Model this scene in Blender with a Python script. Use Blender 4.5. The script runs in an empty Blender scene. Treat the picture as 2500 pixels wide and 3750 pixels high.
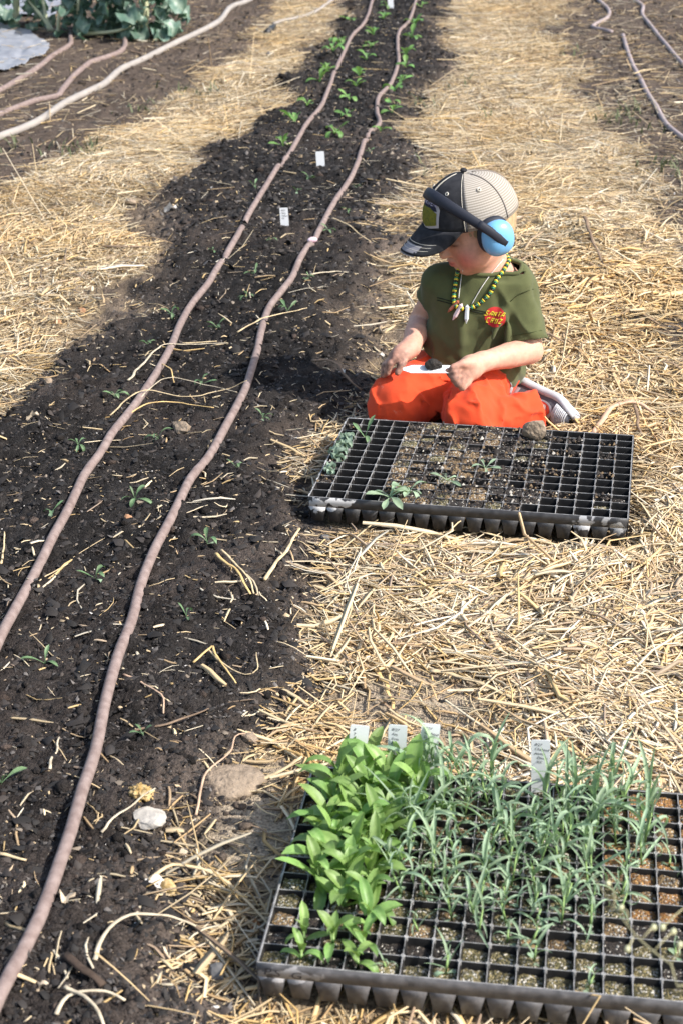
import bpy, bmesh, math, random
import numpy as np
from mathutils import Vector, Matrix, Euler
from mathutils.bvhtree import BVHTree

random.seed(7)
RNG = np.random.default_rng(11)
scene = bpy.context.scene
COL = scene.collection

# ------------------------------------------------------------------ camera, sky, sun, exposure
CAM_H, PITCH, ROLL, FPX = 1.2923, 0.4482, -0.0135, 5760.4
_F = np.array([0, math.cos(PITCH), -math.sin(PITCH)])
_r0 = np.array([1.0, 0, 0]); _u0 = np.cross(_r0, _F)
_R = math.cos(ROLL) * _r0 + math.sin(ROLL) * _u0
_U = -math.sin(ROLL) * _r0 + math.cos(ROLL) * _u0
cam_d = bpy.data.cameras.new('camera'); cam = bpy.data.objects.new('camera', cam_d); COL.objects.link(cam)
cam_d.sensor_fit = 'VERTICAL'; cam_d.sensor_height = 36.0; cam_d.sensor_width = 24.0
cam_d.lens = FPX / 3750 * 36.0
cam_d.clip_start = 0.05; cam_d.clip_end = 400
cam_d.dof.use_dof = True; cam_d.dof.focus_distance = 2.8; cam_d.dof.aperture_fstop = 9.5
cam.matrix_world = Matrix(((_R[0], _U[0], -_F[0], 0), (_R[1], _U[1], -_F[1], 0), (_R[2], _U[2], -_F[2], CAM_H), (0, 0, 0, 1)))
scene.camera = cam

SUN_EL = math.radians(44.0)
SUN_H = Vector((0.935, -0.345, 0)).normalized()
w = bpy.data.worlds.new('World'); scene.world = w; w.use_nodes = True
nt = w.node_tree; nt.nodes.clear()
_o = nt.nodes.new('ShaderNodeOutputWorld'); _b = nt.nodes.new('ShaderNodeBackground'); _s = nt.nodes.new('ShaderNodeTexSky')
_s.sky_type = 'NISHITA'; _s.sun_disc = False; _s.sun_elevation = SUN_EL
_s.sun_rotation = math.atan2(SUN_H.x, SUN_H.y); _s.air_density = 1.2; _s.dust_density = 2.5
_b.inputs[1].default_value = 0.15
nt.links.new(_s.outputs[0], _b.inputs[0]); nt.links.new(_b.outputs[0], _o.inputs[0])
sd = bpy.data.lights.new('sun', 'SUN'); sd.energy = 4.4; sd.angle = math.radians(0.55); sd.color = (1.0, 0.96, 0.90)
so = bpy.data.objects.new('sun', sd); COL.objects.link(so)
TO_SUN = Vector((SUN_H.x * math.cos(SUN_EL), SUN_H.y * math.cos(SUN_EL), math.sin(SUN_EL)))
so.rotation_euler = TO_SUN.to_track_quat('Z', 'Y').to_euler(); so.location = (3, -1, 5)
vs = scene.view_settings
vs.view_transform = 'Standard'; vs.look = 'None'; vs.gamma = 1.0; vs.use_curve_mapping = False
vs.exposure = 0.62
scene.cycles.max_bounces = 6; scene.cycles.diffuse_bounces = 3; scene.cycles.glossy_bounces = 2
scene.cycles.transparent_max_bounces = 4; scene.cycles.caustics_reflective = False; scene.cycles.caustics_refractive = False

# ------------------------------------------------------------------ small numpy tools
def _hash(ix, iy, iz, seed):
    h = (ix.astype(np.int64) * 374761393 + iy.astype(np.int64) * 668265263 + iz.astype(np.int64) * 2147483647 + seed * 974634777) & 0xFFFFFFFF
    h = ((h ^ (h >> 13)) * 1274126177) & 0xFFFFFFFF
    h = ((h ^ (h >> 16)) * 2246822519) & 0xFFFFFFFF
    return ((h ^ (h >> 15)) & 0xFFFFFF) / float(0xFFFFFF)
def noise(x, y, z=None, seed=0):
    """value noise, about -1..1"""
    x = np.asarray(x, float); y = np.asarray(y, float)
    z = np.zeros_like(x) if z is None else np.asarray(z, float)
    x0, y0, z0 = np.floor(x), np.floor(y), np.floor(z)
    def sm(t): return t * t * t * (t * (t * 6 - 15) + 10)
    u, v, s = sm(x - x0), sm(y - y0), sm(z - z0)
    ix, iy, iz = x0.astype(np.int64), y0.astype(np.int64), z0.astype(np.int64)
    def H(a, b, c): return _hash(ix + a, iy + b, iz + c, seed)
    def lay(c):
        a = H(0, 0, c) * (1 - u) + H(1, 0, c) * u
        b = H(0, 1, c) * (1 - u) + H(1, 1, c) * u
        return a * (1 - v) + b * v
    if np.all(z == 0): return lay(0) * 2 - 1
    return (lay(0) * (1 - s) + lay(1) * s) * 2 - 1
def fbm(x, y, z=None, seed=0, oct=3, gain=.5):
    a, t, n = 1.0, 0.0, 0.0; x = np.asarray(x, float); y = np.asarray(y, float)
    for k in range(oct):
        f = 2.0 ** k
        t = t + a * noise(x * f + 17.3 * k, y * f - 9.1 * k, None if z is None else np.asarray(z) * f, seed + k); n += a; a *= gain
    return t / n
def sstep(a, b, x):
    t = np.clip((x - a) / (b - a), 0, 1); return t * t * (3 - 2 * t)
def ray(px, py):
    """direction through a point of the picture (1568 x 2352 units)"""
    x = px * 2500 / 1568; y = py * 2500 / 1568
    return _F + _R * (x - 1250) / FPX - _U * (y - 1875) / FPX
def plane(px, py, z=0.0):
    d = ray(px, py); t = (z - CAM_H) / d[2]
    return np.array([0, 0, CAM_H]) + d * t
def poly_sd(poly, x, y):
    """signed distance to a polygon, positive inside"""
    P = np.asarray(poly)[:, :2]; x = np.asarray(x, float); y = np.asarray(y, float)
    d2 = np.full(x.shape, 1e9); ins = np.zeros(x.shape, bool)
    for i in range(len(P)):
        ax, ay = P[i]; bx, by = P[(i + 1) % len(P)]
        ex, ey = bx - ax, by - ay
        t = np.clip(((x - ax) * ex + (y - ay) * ey) / (ex * ex + ey * ey + 1e-12), 0, 1)
        d2 = np.minimum(d2, (x - ax - t * ex) ** 2 + (y - ay - t * ey) ** 2)
        c = (ay > y) != (by > y)
        with np.errstate(divide='ignore', invalid='ignore'):
            xi = ax + (y - ay) * ex / (ey if ey != 0 else 1e-12)
        ins ^= c & (x < xi)
    d = np.sqrt(d2); return np.where(ins, d, -d)

# ------------------------------------------------------------------ materials
def mat(name, col=(.5, .5, .5), rough=.7, spec=.3, var=0.0, var_scale=30, col2=None, bump=0.0, bump_scale=80, attr=None,
        trans=0.0, trans_col=None, detail=4, coord='Object', sheen=0.0, coat=0.0):
    m = bpy.data.materials.new(name); m.use_nodes = True
    N = m.node_tree.nodes; L = m.node_tree.links; p = N['Principled BSDF']; out = N['Material Output']
    p.inputs['Roughness'].default_value = rough; p.inputs['Specular IOR Level'].default_value = spec
    if sheen: p.inputs['Sheen Weight'].default_value = sheen
    if coat: p.inputs['Coat Weight'].default_value = coat; p.inputs['Coat Roughness'].default_value = .25
    tc = N.new('ShaderNodeTexCoord')
    if attr:
        a = N.new('ShaderNodeAttribute'); a.attribute_name = attr; src = a.outputs['Color']
    else:
        a = N.new('ShaderNodeRGB'); a.outputs[0].default_value = (*col, 1); src = a.outputs[0]
    if var or col2:
        n = N.new('ShaderNodeTexNoise'); n.inputs['Scale'].default_value = var_scale; n.inputs['Detail'].default_value = detail
        L.new(tc.outputs[coord], n.inputs['Vector'])
        cr = N.new('ShaderNodeMapRange'); cr.inputs[1].default_value = .3; cr.inputs[2].default_value = .7
        L.new(n.outputs['Fac'], cr.inputs[0])
        if col2:
            mx = N.new('ShaderNodeMix'); mx.data_type = 'RGBA'
            L.new(cr.outputs[0], mx.inputs[0]); L.new(src, mx.inputs[6]); mx.inputs[7].default_value = (*col2, 1); src = mx.outputs[2]
        if var:
            cr.inputs[3].default_value = 0; cr.inputs[4].default_value = 1
            mr = N.new('ShaderNodeMapRange'); mr.inputs[3].default_value = 1 - var; mr.inputs[4].default_value = 1 + var
            L.new(cr.outputs[0], mr.inputs[0])
            vm = N.new('ShaderNodeVectorMath'); vm.operation = 'SCALE'; L.new(src, vm.inputs[0]); L.new(mr.outputs[0], vm.inputs['Scale']); src = vm.outputs[0]
    L.new(src, p.inputs['Base Color'])
    if bump:
        nb = N.new('ShaderNodeTexNoise'); nb.inputs['Scale'].default_value = bump_scale; nb.inputs['Detail'].default_value = 5
        L.new(tc.outputs[coord], nb.inputs['Vector'])
        bp = N.new('ShaderNodeBump'); bp.inputs['Strength'].default_value = min(1, bump); bp.inputs['Distance'].default_value = 0.004 * max(1, bump)
        L.new(nb.outputs['Fac'], bp.inputs['Height']); L.new(bp.outputs[0], p.inputs['Normal'])
    if trans:
        t = N.new('ShaderNodeBsdfTranslucent')
        if trans_col: t.inputs[0].default_value = (*trans_col, 1)
        else: L.new(src, t.inputs[0])
        ms = N.new('ShaderNodeMixShader'); ms.inputs[0].default_value = trans
        L.new(p.outputs[0], ms.inputs[1]); L.new(t.outputs[0], ms.inputs[2]); L.new(ms.outputs[0], out.inputs[0])
    return m

# ------------------------------------------------------------------ object helpers
def tag(o, label=None, cat=None, group=None, kind=None):
    if label: o['label'] = label
    if cat: o['category'] = cat
    if group: o['group'] = group
    if kind: o['kind'] = kind
    return o
def link(name, me, parent=None):
    o = bpy.data.objects.new(name, me); COL.objects.link(o)
    if parent is not None: o.parent = parent
    return o
def empty(name, loc=(0, 0, 0), rz=0.0, parent=None):
    o = bpy.data.objects.new(name, None); COL.objects.link(o); o.location = loc; o.rotation_euler = (0, 0, rz)
    o.empty_display_size = .02
    if parent is not None: o.parent = parent
    return o
def mesh(name, V, Fc, m=None, smooth=True, colors=None):
    me = bpy.data.meshes.new(name)
    me.from_pydata([tuple(v) for v in V] if not isinstance(V, np.ndarray) else V.tolist(), [], Fc if not isinstance(Fc, np.ndarray) else Fc.tolist())
    if m:
        for q in (m if isinstance(m, (list, tuple)) else [m]): me.materials.append(q)
    if smooth: me.polygons.foreach_set('use_smooth', [True] * len(me.polygons))
    if colors is not None: set_col(me, colors)
    me.update(); return me
def set_col(me, colors, name='tint'):
    a = me.attributes.new(name, 'FLOAT_COLOR', 'POINT')
    c = np.ones((len(me.vertices), 4), np.float32); c[:, :3] = colors; a.data.foreach_set('color', c.ravel())
def big_mesh(name, V, F4, m, colors=None, smooth=False):
    """numpy fast path: every face has the same number of corners"""
    me = bpy.data.meshes.new(name); V = np.asarray(V, np.float32).reshape(-1, 3); F4 = np.asarray(F4, np.int32)
    k = F4.shape[1]
    me.vertices.add(len(V)); me.vertices.foreach_set('co', V.ravel())
    me.loops.add(F4.size); me.loops.foreach_set('vertex_index', F4.ravel())
    me.polygons.add(len(F4)); me.polygons.foreach_set('loop_start', np.arange(0, F4.size, k, dtype=np.int32))
    me.polygons.foreach_set('loop_total', np.full(len(F4), k, np.int32))
    if smooth: me.polygons.foreach_set('use_smooth', np.ones(len(F4), bool))
    me.materials.append(m); me.update(calc_edges=True)
    if colors is not None: set_col(me, colors)
    return me
def box_data(x0, x1, y0, y1, z0, z1, V, Fc):
    b = len(V)
    V += [(x0, y0, z0), (x1, y0, z0), (x1, y1, z0), (x0, y1, z0), (x0, y0, z1), (x1, y0, z1), (x1, y1, z1), (x0, y1, z1)]
    Fc += [(b, b + 3, b + 2, b + 1), (b + 4, b + 5, b + 6, b + 7), (b, b + 1, b + 5, b + 4), (b + 1, b + 2, b + 6, b + 5), (b + 2, b + 3, b + 7, b + 6), (b + 3, b, b + 4, b + 7)]
def catmull(P, step):
    P = np.asarray(P, float); Q = np.vstack([2 * P[0] - P[1], P, 2 * P[-1] - P[-2]]); out = []
    for i in range(1, len(Q) - 2):
        n = max(2, int(np.linalg.norm(Q[i + 1] - Q[i]) / step))
        t = np.linspace(0, 1, n, endpoint=False)[:, None]
        a, b, c, d = Q[i - 1], Q[i], Q[i + 1], Q[i + 2]
        out.append(.5 * (2 * b + (c - a) * t + (2 * a - 5 * b + 4 * c - d) * t ** 2 + (3 * b - a - 3 * c + d) * t ** 3))
    out.append(P[-1:]); return np.vstack(out)
def tube_data(P, rad, n=8, flat=1.0, cap=True, up=(0, 0, 1)):
    P = np.asarray(P, float); k = len(P); rad = np.broadcast_to(np.asarray(rad, float), (k,))
    T = np.gradient(P, axis=0); T /= np.linalg.norm(T, axis=1)[:, None] + 1e-12
    U0 = np.tile(np.array(up, float), (k, 1)); S = np.cross(T, U0); bad = np.linalg.norm(S, axis=1) < 1e-4
    S[bad] = np.cross(T[bad], np.array([1., 0.02, 0])); S /= np.linalg.norm(S, axis=1)[:, None]
    B = np.cross(S, T); a = np.linspace(0, 2 * math.pi, n, endpoint=False)
    V = P[:, None, :] + rad[:, None, None] * (np.cos(a)[None, :, None] * S[:, None, :] + flat * np.sin(a)[None, :, None] * B[:, None, :])
    V = V.reshape(-1, 3); Fc = []
    for i in range(k - 1):
        for j in range(n):
            j2 = (j + 1) % n; Fc.append((i * n + j, i * n + j2, (i + 1) * n + j2, (i + 1) * n + j))
    if cap: Fc.append(tuple(range(n))[::-1]); Fc.append(tuple((k - 1) * n + j for j in range(n)))
    return V, Fc
def tube(name, P, rad, m, parent=None, n=8, flat=1.0, up=(0, 0, 1)):
    V, Fc = tube_data(P, rad, n, flat, True, up)
    return link(name, mesh(name, V, Fc, m), parent)
ORD = ['first', 'second', 'third', 'fourth', 'fifth', 'sixth', 'seventh', 'eighth', 'ninth', 'tenth', 'eleventh', 'twelfth',
       'thirteenth', 'fourteenth', 'fifteenth', 'sixteenth', 'seventeenth', 'eighteenth', 'nineteenth', 'twentieth']
# ------------------------------------------------------------------ trays: where they stand (needed by the ground)
PITCH_C = 0.03175
class Tray: pass
def tray_frame(x, y, a, nx=18, ny=12, z=0.077):
    t = Tray(); t.x, t.y, t.a, t.nx, t.ny, t.z = x, y, a, nx, ny, z; return t
REAR = tray_frame(-0.0584, 2.5949, -0.1956)
FRONT = tray_frame(-0.0999, 1.3683, -0.1529)
def tray_pt(t, i, j):
    c, s = math.cos(t.a), math.sin(t.a); X, Y = i * PITCH_C, j * PITCH_C
    return t.x + X * c - Y * s, t.y + X * s + Y * c
def tray_ij(t, x, y):
    c, s = math.cos(t.a), math.sin(t.a); dx, dy = x - t.x, y - t.y
    return (dx * c + dy * s) / PITCH_C, (-dx * s + dy * c) / PITCH_C
def tray_sd(t, x, y):
    i, j = tray_ij(t, x, y)
    return np.minimum(np.minimum(i, t.nx - i), np.minimum(j, t.ny - j)) * PITCH_C

# ------------------------------------------------------------------ soil regions, outlined on the ground
def G(pts): return np.array([plane(a, b)[:2] for a, b in pts])
BED = G([(-400, 1240), (0, 935), (60, 880), (150, 815), (270, 745), (350, 690), (385, 640), (400, 560), (370, 500), (385, 440), (470, 370),
         (545, 330), (640, 250), (665, 180), (700, 130), (760, 80), (800, 30), (830, -30), (1010, -30), (1020, 60), (1010, 110), (1075, 150), (1075, 175), (990, 190),
         (960, 240), (945, 300), (985, 360), (970, 430), (930, 500), (925, 580), (880, 640), (850, 720), (840, 790), (880, 850), (850, 930), (790, 960),
         (740, 1010), (715, 1090), (705, 1180), (760, 1230), (770, 1280), (710, 1340), (720, 1420), (760, 1480), (770, 1560), (700, 1640), (630, 1700), (560, 1760), (500, 1850),
         (450, 1900), (420, 1990), (440, 2080), (500, 2150), (560, 2260), (560, 2500), (560, 2900), (-600, 2900)])
LEFT_BED = G([(-300, 560), (0, 440), (90, 400), (200, 350), (310, 290), (400, 225), (480, 165), (560, 95), (640, 15), (640, -60), (300, -120), (-300, -60)])
RIGHT_BED = G([(1270, -60), (1285, 30), (1262, 70), (1320, 110), (1370, 160), (1300, 200), (1390, 260), (1380, 310), (1450, 350), (1500, 440), (1500, 520), (1568, 640), (1750, 800), (1900, 200), (1700, -80)])
RIGHT_SPOT = G([(1470, 760), (1520, 740), (1640, 760), (1650, 900), (1560, 880), (1490, 830)])
BARE = G([(800, 1600), (860, 1540), (1010, 1515), (1130, 1580), (1190, 1680), (1100, 1790), (900, 1770), (790, 1690)])
BARE2 = G([(430, 1880), (560, 1760), (660, 1790), (640, 2000), (560, 2080), (440, 2000)])
BARE3 = G([(730, 760), (860, 620), (980, 480), (930, 640), (860, 800), (900, 860), (800, 900)])
EDGE_L = G([(320, 480), (400, 420), (455, 385), (545, 325), (620, 270), (640, 300), (560, 380), (500, 470), (450, 560), (420, 640), (360, 690), (250, 760), (200, 790), (160, 800), (270, 720), (340, 640), (360, 560)])
EDGE_R = G([(730, 760), (860, 620), (960, 420), (985, 360), (1000, 400), (975, 500), (960, 600), (900, 700), (870, 800), (905, 860), (800, 900)])
MOUNDS = [(*plane(1370, 640)[:2], .40, .38, .055), (*plane(1270, 545)[:2], .35, .28, .04), (*plane(1450, 1330)[:2], .22, .33, .028), (*plane(1500, 1620)[:2], .16, .2, .022),
          (*plane(130, 640)[:2], .4, .4, .02)]
def masks(x, y):
    wob = .095 * fbm(x * 5, y * 5, seed=3, oct=5, gain=.62) * (.6 + .16 * np.clip(y, 0, 8))
    s = poly_sd(BED, x, y) + wob
    b = np.maximum(poly_sd(LEFT_BED, x, y), poly_sd(RIGHT_BED, x, y) * .9)
    b = np.maximum(np.maximum(b, poly_sd(RIGHT_SPOT, x, y)), np.maximum(poly_sd(EDGE_L, x, y), poly_sd(EDGE_R, x, y))) + wob * 1.3
    d = np.maximum(poly_sd(BARE, x, y), poly_sd(BARE2, x, y)) + wob
    return s, b, d
def height(x, y, fine=True):
    x = np.asarray(x, float); y = np.asarray(y, float)
    s, b, d = masks(x, y)
    bed = sstep(-.03, .12, s)
    h = .006 * fbm(x * 1.7, y * 1.7, seed=5, oct=2) + .012
    h = h + bed * (.030 + .010 * fbm(x * 6, y * 6, seed=6, oct=2))
    lump = fbm(x * 26, y * 26, seed=8, oct=3)
    soil = np.maximum(bed, sstep(-.05, .05, b))
    h = h + soil * (.011 * np.maximum(lump, -.3) + .008 * np.abs(noise(x * 55, y * 55, seed=9)))
    straw = (1 - soil)
    h = h + straw * .005 * fbm(x * 14, y * 14, seed=12, oct=3)
    for mx, my, rx, ry, a in MOUNDS:
        h = h + a * np.exp(-((x - mx) / rx) ** 2 - ((y - my) / ry) ** 2) * (.75 + .5 * fbm(x * 6, y * 6, seed=14, oct=2))
    if fine: h = h + soil * (.0050 * noise(x * 120, y * 120, seed=10) + .0045 * np.abs(noise(x * 75, y * 75, seed=18)))
    for t in (REAR, FRONT):
        k = sstep(-.05, .0, tray_sd(t, x, y)); h = h * (1 - k) + .016 * k
    k = np.exp(-(((x - .27) / .2) ** 4 + ((y - 3.12) / .17) ** 4)); h = h * (1 - k) + .004 * k
    return h
# ------------------------------------------------------------------ the ground sheet
def axis(dense, lo, hi, far):
    a = list(dense); s = dense[1] - dense[0]
    while a[0] > lo: s *= 1.25; a.insert(0, a[0] - s)
    s = dense[-1] - dense[-2]
    while a[-1] < hi: s *= 1.25; a.append(a[-1] + s)
    return np.array(a)
ys = [1.15]
while ys[-1] < 10.2: ys.append(ys[-1] + max(.0054, .0052 * ys[-1]))
ys = axis(ys, -20, 120, 0)
xs = [0.0]
while xs[-1] < 2.4: xs.append(xs[-1] + (.0068 if xs[-1] < .62 else .0068 + .022 * (xs[-1] - .62)))
xs = np.array([-q for q in xs[:0:-1]] + xs); xs = axis(xs, -60, 60, 0)
GX, GY = np.meshgrid(xs, ys); nx, ny = len(xs), len(ys)
gx, gy = GX.ravel(), GY.ravel(); gz = height(gx, gy)
idx = np.arange(nx * ny).reshape(ny, nx)
gF = np.stack([idx[:-1, :-1], idx[:-1, 1:], idx[1:, 1:], idx[1:, :-1]], -1).reshape(-1, 4)
gs, gb, gd = masks(gx, gy)
grit = .030 * noise(gx * 45, gy * 45, seed=61) + .024 * noise(gx * 95, gy * 95, seed=62)
ks = sstep(-.045, .025, gs + grit)[:, None]; kb = sstep(-.05, .04, gb + grit)[:, None] * (1 - ks); kd = sstep(-.04, .04, gd)[:, None]
tone = fbm(gx * 9, gy * 9, seed=21, oct=4)[:, None]; tone2 = fbm(gx * 60, gy * 60, seed=22, oct=2)[:, None]; big = fbm(gx * 2.2, gy * 2.2, seed=23, oct=2)[:, None]
c_path = np.array([.30, .225, .14]) * (1 + .4 * tone + .3 * tone2) * (1 - kd) + np.array([.36, .29, .21]) * (1 + .2 * tone + .15 * tone2) * kd
c_comp = np.array([.0200, .0178, .0168]) * (1 + .5 * tone + .6 * tone2) + np.array([.027, .020, .0165]) * np.clip(big * 1.5 + tone * .8 - .05, 0, 1.2)
edge = np.exp(-((gs - .0) / .09) ** 2)[:, None] * np.clip(.9 + .8 * tone, 0, 1.5)
c_comp = c_comp + np.array([.060, .046, .036]) * edge
c_brown = np.array([.100, .076, .060]) * (1 + .35 * tone + .25 * tone2)
gc = c_path * (1 - ks) * (1 - kb) + c_comp * ks + c_brown * kb
M_GROUND = mat('soil_and_straw_ground', attr='tint', rough=.95, spec=.12, var=.55, var_scale=230, bump=1.6, bump_scale=330, detail=6)
ground = link('ground', big_mesh('ground', np.stack([gx, gy, gz], -1), gF, M_GROUND, np.clip(gc, .004, .9), smooth=True))
tag(ground, 'dark compost bed between straw covered paths', None, kind='structure')

_gs2, _gb2, _gd2, _gz2 = (q.reshape(ny, nx) for q in (gs, gb, gd, height(gx, gy, False)))
def _interp(x, y, grids):
    x = np.asarray(x, float); y = np.asarray(y, float)
    i = np.clip(np.searchsorted(xs, x) - 1, 0, nx - 2); j = np.clip(np.searchsorted(ys, y) - 1, 0, ny - 2)
    u = np.clip((x - xs[i]) / (xs[i + 1] - xs[i]), 0, 1); v = np.clip((y - ys[j]) / (ys[j + 1] - ys[j]), 0, 1)
    return [(g[j, i] * (1 - u) + g[j, i + 1] * u) * (1 - v) + (g[j + 1, i] * (1 - u) + g[j + 1, i + 1] * u) * v for g in grids]
masks_exact, height_exact = masks, height
def masks(x, y): return _interp(x, y, (_gs2, _gb2, _gd2))
def height(x, y, fine=True): return _interp(x, y, (_gz2,))[0]
def at(px, py, lift=0.0):
    """the point of the ground seen at a point of the picture"""
    z = 0.02
    for _ in range(6):
        p = plane(px, py, z + lift); z = float(height(np.array([p[0]]), np.array([p[1]]))[0])
    return Vector((p[0], p[1], z + lift))
# ------------------------------------------------------------------ straw litter
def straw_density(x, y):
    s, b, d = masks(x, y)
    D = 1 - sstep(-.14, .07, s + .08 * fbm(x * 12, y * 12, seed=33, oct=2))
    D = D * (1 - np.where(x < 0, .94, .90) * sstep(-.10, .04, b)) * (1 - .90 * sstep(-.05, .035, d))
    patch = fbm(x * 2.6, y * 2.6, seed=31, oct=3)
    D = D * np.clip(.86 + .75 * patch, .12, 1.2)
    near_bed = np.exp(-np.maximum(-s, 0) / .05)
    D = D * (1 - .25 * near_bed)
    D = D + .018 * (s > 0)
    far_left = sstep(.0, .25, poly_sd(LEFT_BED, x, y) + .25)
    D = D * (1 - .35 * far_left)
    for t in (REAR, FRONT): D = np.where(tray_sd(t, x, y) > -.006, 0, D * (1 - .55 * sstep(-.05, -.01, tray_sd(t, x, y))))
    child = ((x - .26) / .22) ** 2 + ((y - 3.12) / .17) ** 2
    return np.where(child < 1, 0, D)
STRAW_COLS = np.array([[.75, .58, .35], [.80, .67, .46], [.71, .51, .25], [.83, .74, .58], [.60, .43, .25], [.50, .38, .26], [.36, .27, .20], [.77, .63, .43]])
STRAW_P = np.array([.22, .22, .13, .13, .11, .08, .04, .07])
def straws(n, y0, y1, xh, rings, lscale, wmin, rng, raise_max, clumped=.6):
    """n straw pieces lying on the ground between two distances; returns verts, quads, colours"""
    X = []; Y = []; got = 0
    while got < n:
        u = rng.random(n * 2)
        y = y0 * (y1 / y0) ** u if y1 / y0 > 2.2 else y0 + (y1 - y0) * u
        x = (rng.random(n * 2) * 2 - 1) * (xh[0] + (xh[1] - xh[0]) * (y - y0) / (y1 - y0))
        k = rng.random(n * 2) < straw_density(x, y) * .9
        X.append(x[k]); Y.append(y[k]); got += k.sum()
    x = np.concatenate(X)[:n]; y = np.concatenate(Y)[:n]
    L = np.clip(rng.lognormal(math.log(.034), .66, n), .008, .19) * lscale
    s, b, d = masks(x, y); L = np.where(s > 0, L * .55, L)
    W = np.clip(rng.lognormal(math.log(.0017), .42, n), wmin, .0062) * (.75 + .25 * np.clip(L / .05, 0, 1.5))
    W = W * (1 + .45 * np.exp(-((x - .75) / .45) ** 2 - ((y - 3.75) / .55) ** 2))
    flow = 2.2 * fbm(x * 1.8, y * 1.8, seed=35, oct=2) + .25
    ang = np.where(rng.random(n) < clumped, flow * 1.5 + rng.normal(0, .65, n), rng.random(n) * math.pi * 2)
    bend = rng.normal(0, .35, n) * (rng.random(n) < .55) * (L / .05)
    kink = rng.normal(0, .5, n) * (rng.random(n) < .25)
    tilt = rng.normal(0, .06, n) + (rng.random(n) < .03) * rng.normal(0, .35, n)
    lift = rng.random(n) ** 2.2 * raise_max * np.where(s > 0, .25, 1) * (1 - sstep(-.06, -.01, np.maximum(tray_sd(REAR, x, y), tray_sd(FRONT, x, y))))
    flat = np.where(rng.random(n) < .62, .25, .8)
    t = np.linspace(-.5, .5, rings); P = np.zeros((n, rings, 3)); th = ang.copy()
    seg = L / (rings - 1); pts = [np.zeros((n, 2))]
    for i in range(rings - 1):
        a = ang + bend * (i - (rings - 2) / 2) / max(1, rings - 2) + np.where(i >= max(1, (rings - 1) // 2), kink, 0)
        pts.append(pts[-1] + np.stack([np.cos(a) * seg, np.sin(a) * seg], -1))
    pp = np.stack(pts, 1); pp -= pp.mean(1, keepdims=True)
    P[:, :, 0] = x[:, None] + pp[:, :, 0]; P[:, :, 1] = y[:, None] + pp[:, :, 1]
    hc = height(P[:, :, 0].ravel(), P[:, :, 1].ravel(), False).reshape(n, rings)
    hm = .5 * hc + .5 * hc.mean(1, keepdims=True)
    P[:, :, 2] = hm + lift[:, None] + W[:, None] * .6 + np.abs(L * tilt)[:, None] * .5 + (L * tilt)[:, None] * t[None, :] + (rng.random((n, 1)) - .4) * .008 * (.25 - t[None, :] ** 2) * 4 * (L / .06)[:, None]
    T = np.gradient(P, axis=1); T /= np.linalg.norm(T, axis=2, keepdims=True) + 1e-9
    S = np.cross(T, np.array([0, 0, 1.])); S /= np.linalg.norm(S, axis=2, keepdims=True) + 1e-9
    B = np.cross(S, T)
    rot = rng.random(n) * math.pi * (flat > .5) + rng.normal(0, .35, n) * (flat < .5)
    V = np.zeros((n, rings, 3, 3))
    taper = np.ones(rings); taper[0] = .8; taper[-1] = .55
    for q in range(3):
        a = q * 2 * math.pi / 3 + rot
        V[:, :, q] = P + (W[:, None] * taper[None, :])[:, :, None] * (np.cos(a)[:, None, None] * S + (np.sin(a) * flat)[:, None, None] * B)
    base = (np.arange(n) * rings * 3)[:, None]
    loc = []
    for i in range(rings - 1):
        for q in range(3):
            q2 = (q + 1) % 3; loc.append([i * 3 + q, i * 3 + q2, (i + 1) * 3 + q2, (i + 1) * 3 + q])
    Fq = (base[:, None, :] + np.array(loc)[None]).reshape(-1, 4)
    ci = rng.choice(len(STRAW_COLS), n, p=STRAW_P)
    gold = np.clip(np.maximum(fbm(x * 2, y * 2, seed=41, oct=2) + .1, np.exp(-((x - .75) / .45) ** 2 - ((y - 3.75) / .55) ** 2)), 0, 1)[:, None]
    c = STRAW_COLS[ci] * (.82 + .3 * rng.random((n, 1))) * (1 - gold * np.array([.0, .10, .28]))
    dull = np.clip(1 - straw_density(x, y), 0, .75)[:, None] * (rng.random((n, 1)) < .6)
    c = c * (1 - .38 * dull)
    return V.reshape(-1, 3), Fq, np.repeat(c, rings * 3, axis=0)
M_STRAW = mat('dry_straw', attr='tint', rough=.62, spec=.35, trans=.12)
def straw_obj(name, label, *a):
    V, Fq, c = straws(*a); o = link(name, big_mesh(name, V, Fq, M_STRAW, c)); return tag(o, label, 'straw', kind='stuff')
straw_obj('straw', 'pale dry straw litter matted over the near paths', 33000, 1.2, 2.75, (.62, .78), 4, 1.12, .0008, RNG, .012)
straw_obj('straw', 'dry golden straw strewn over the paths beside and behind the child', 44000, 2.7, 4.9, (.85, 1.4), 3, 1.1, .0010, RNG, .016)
straw_obj('straw', 'sunlit straw covering the far ends of the paths', 50000, 4.8, 10.8, (1.4, 2.7), 2, 1.35, .0020, RNG, .022)

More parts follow.
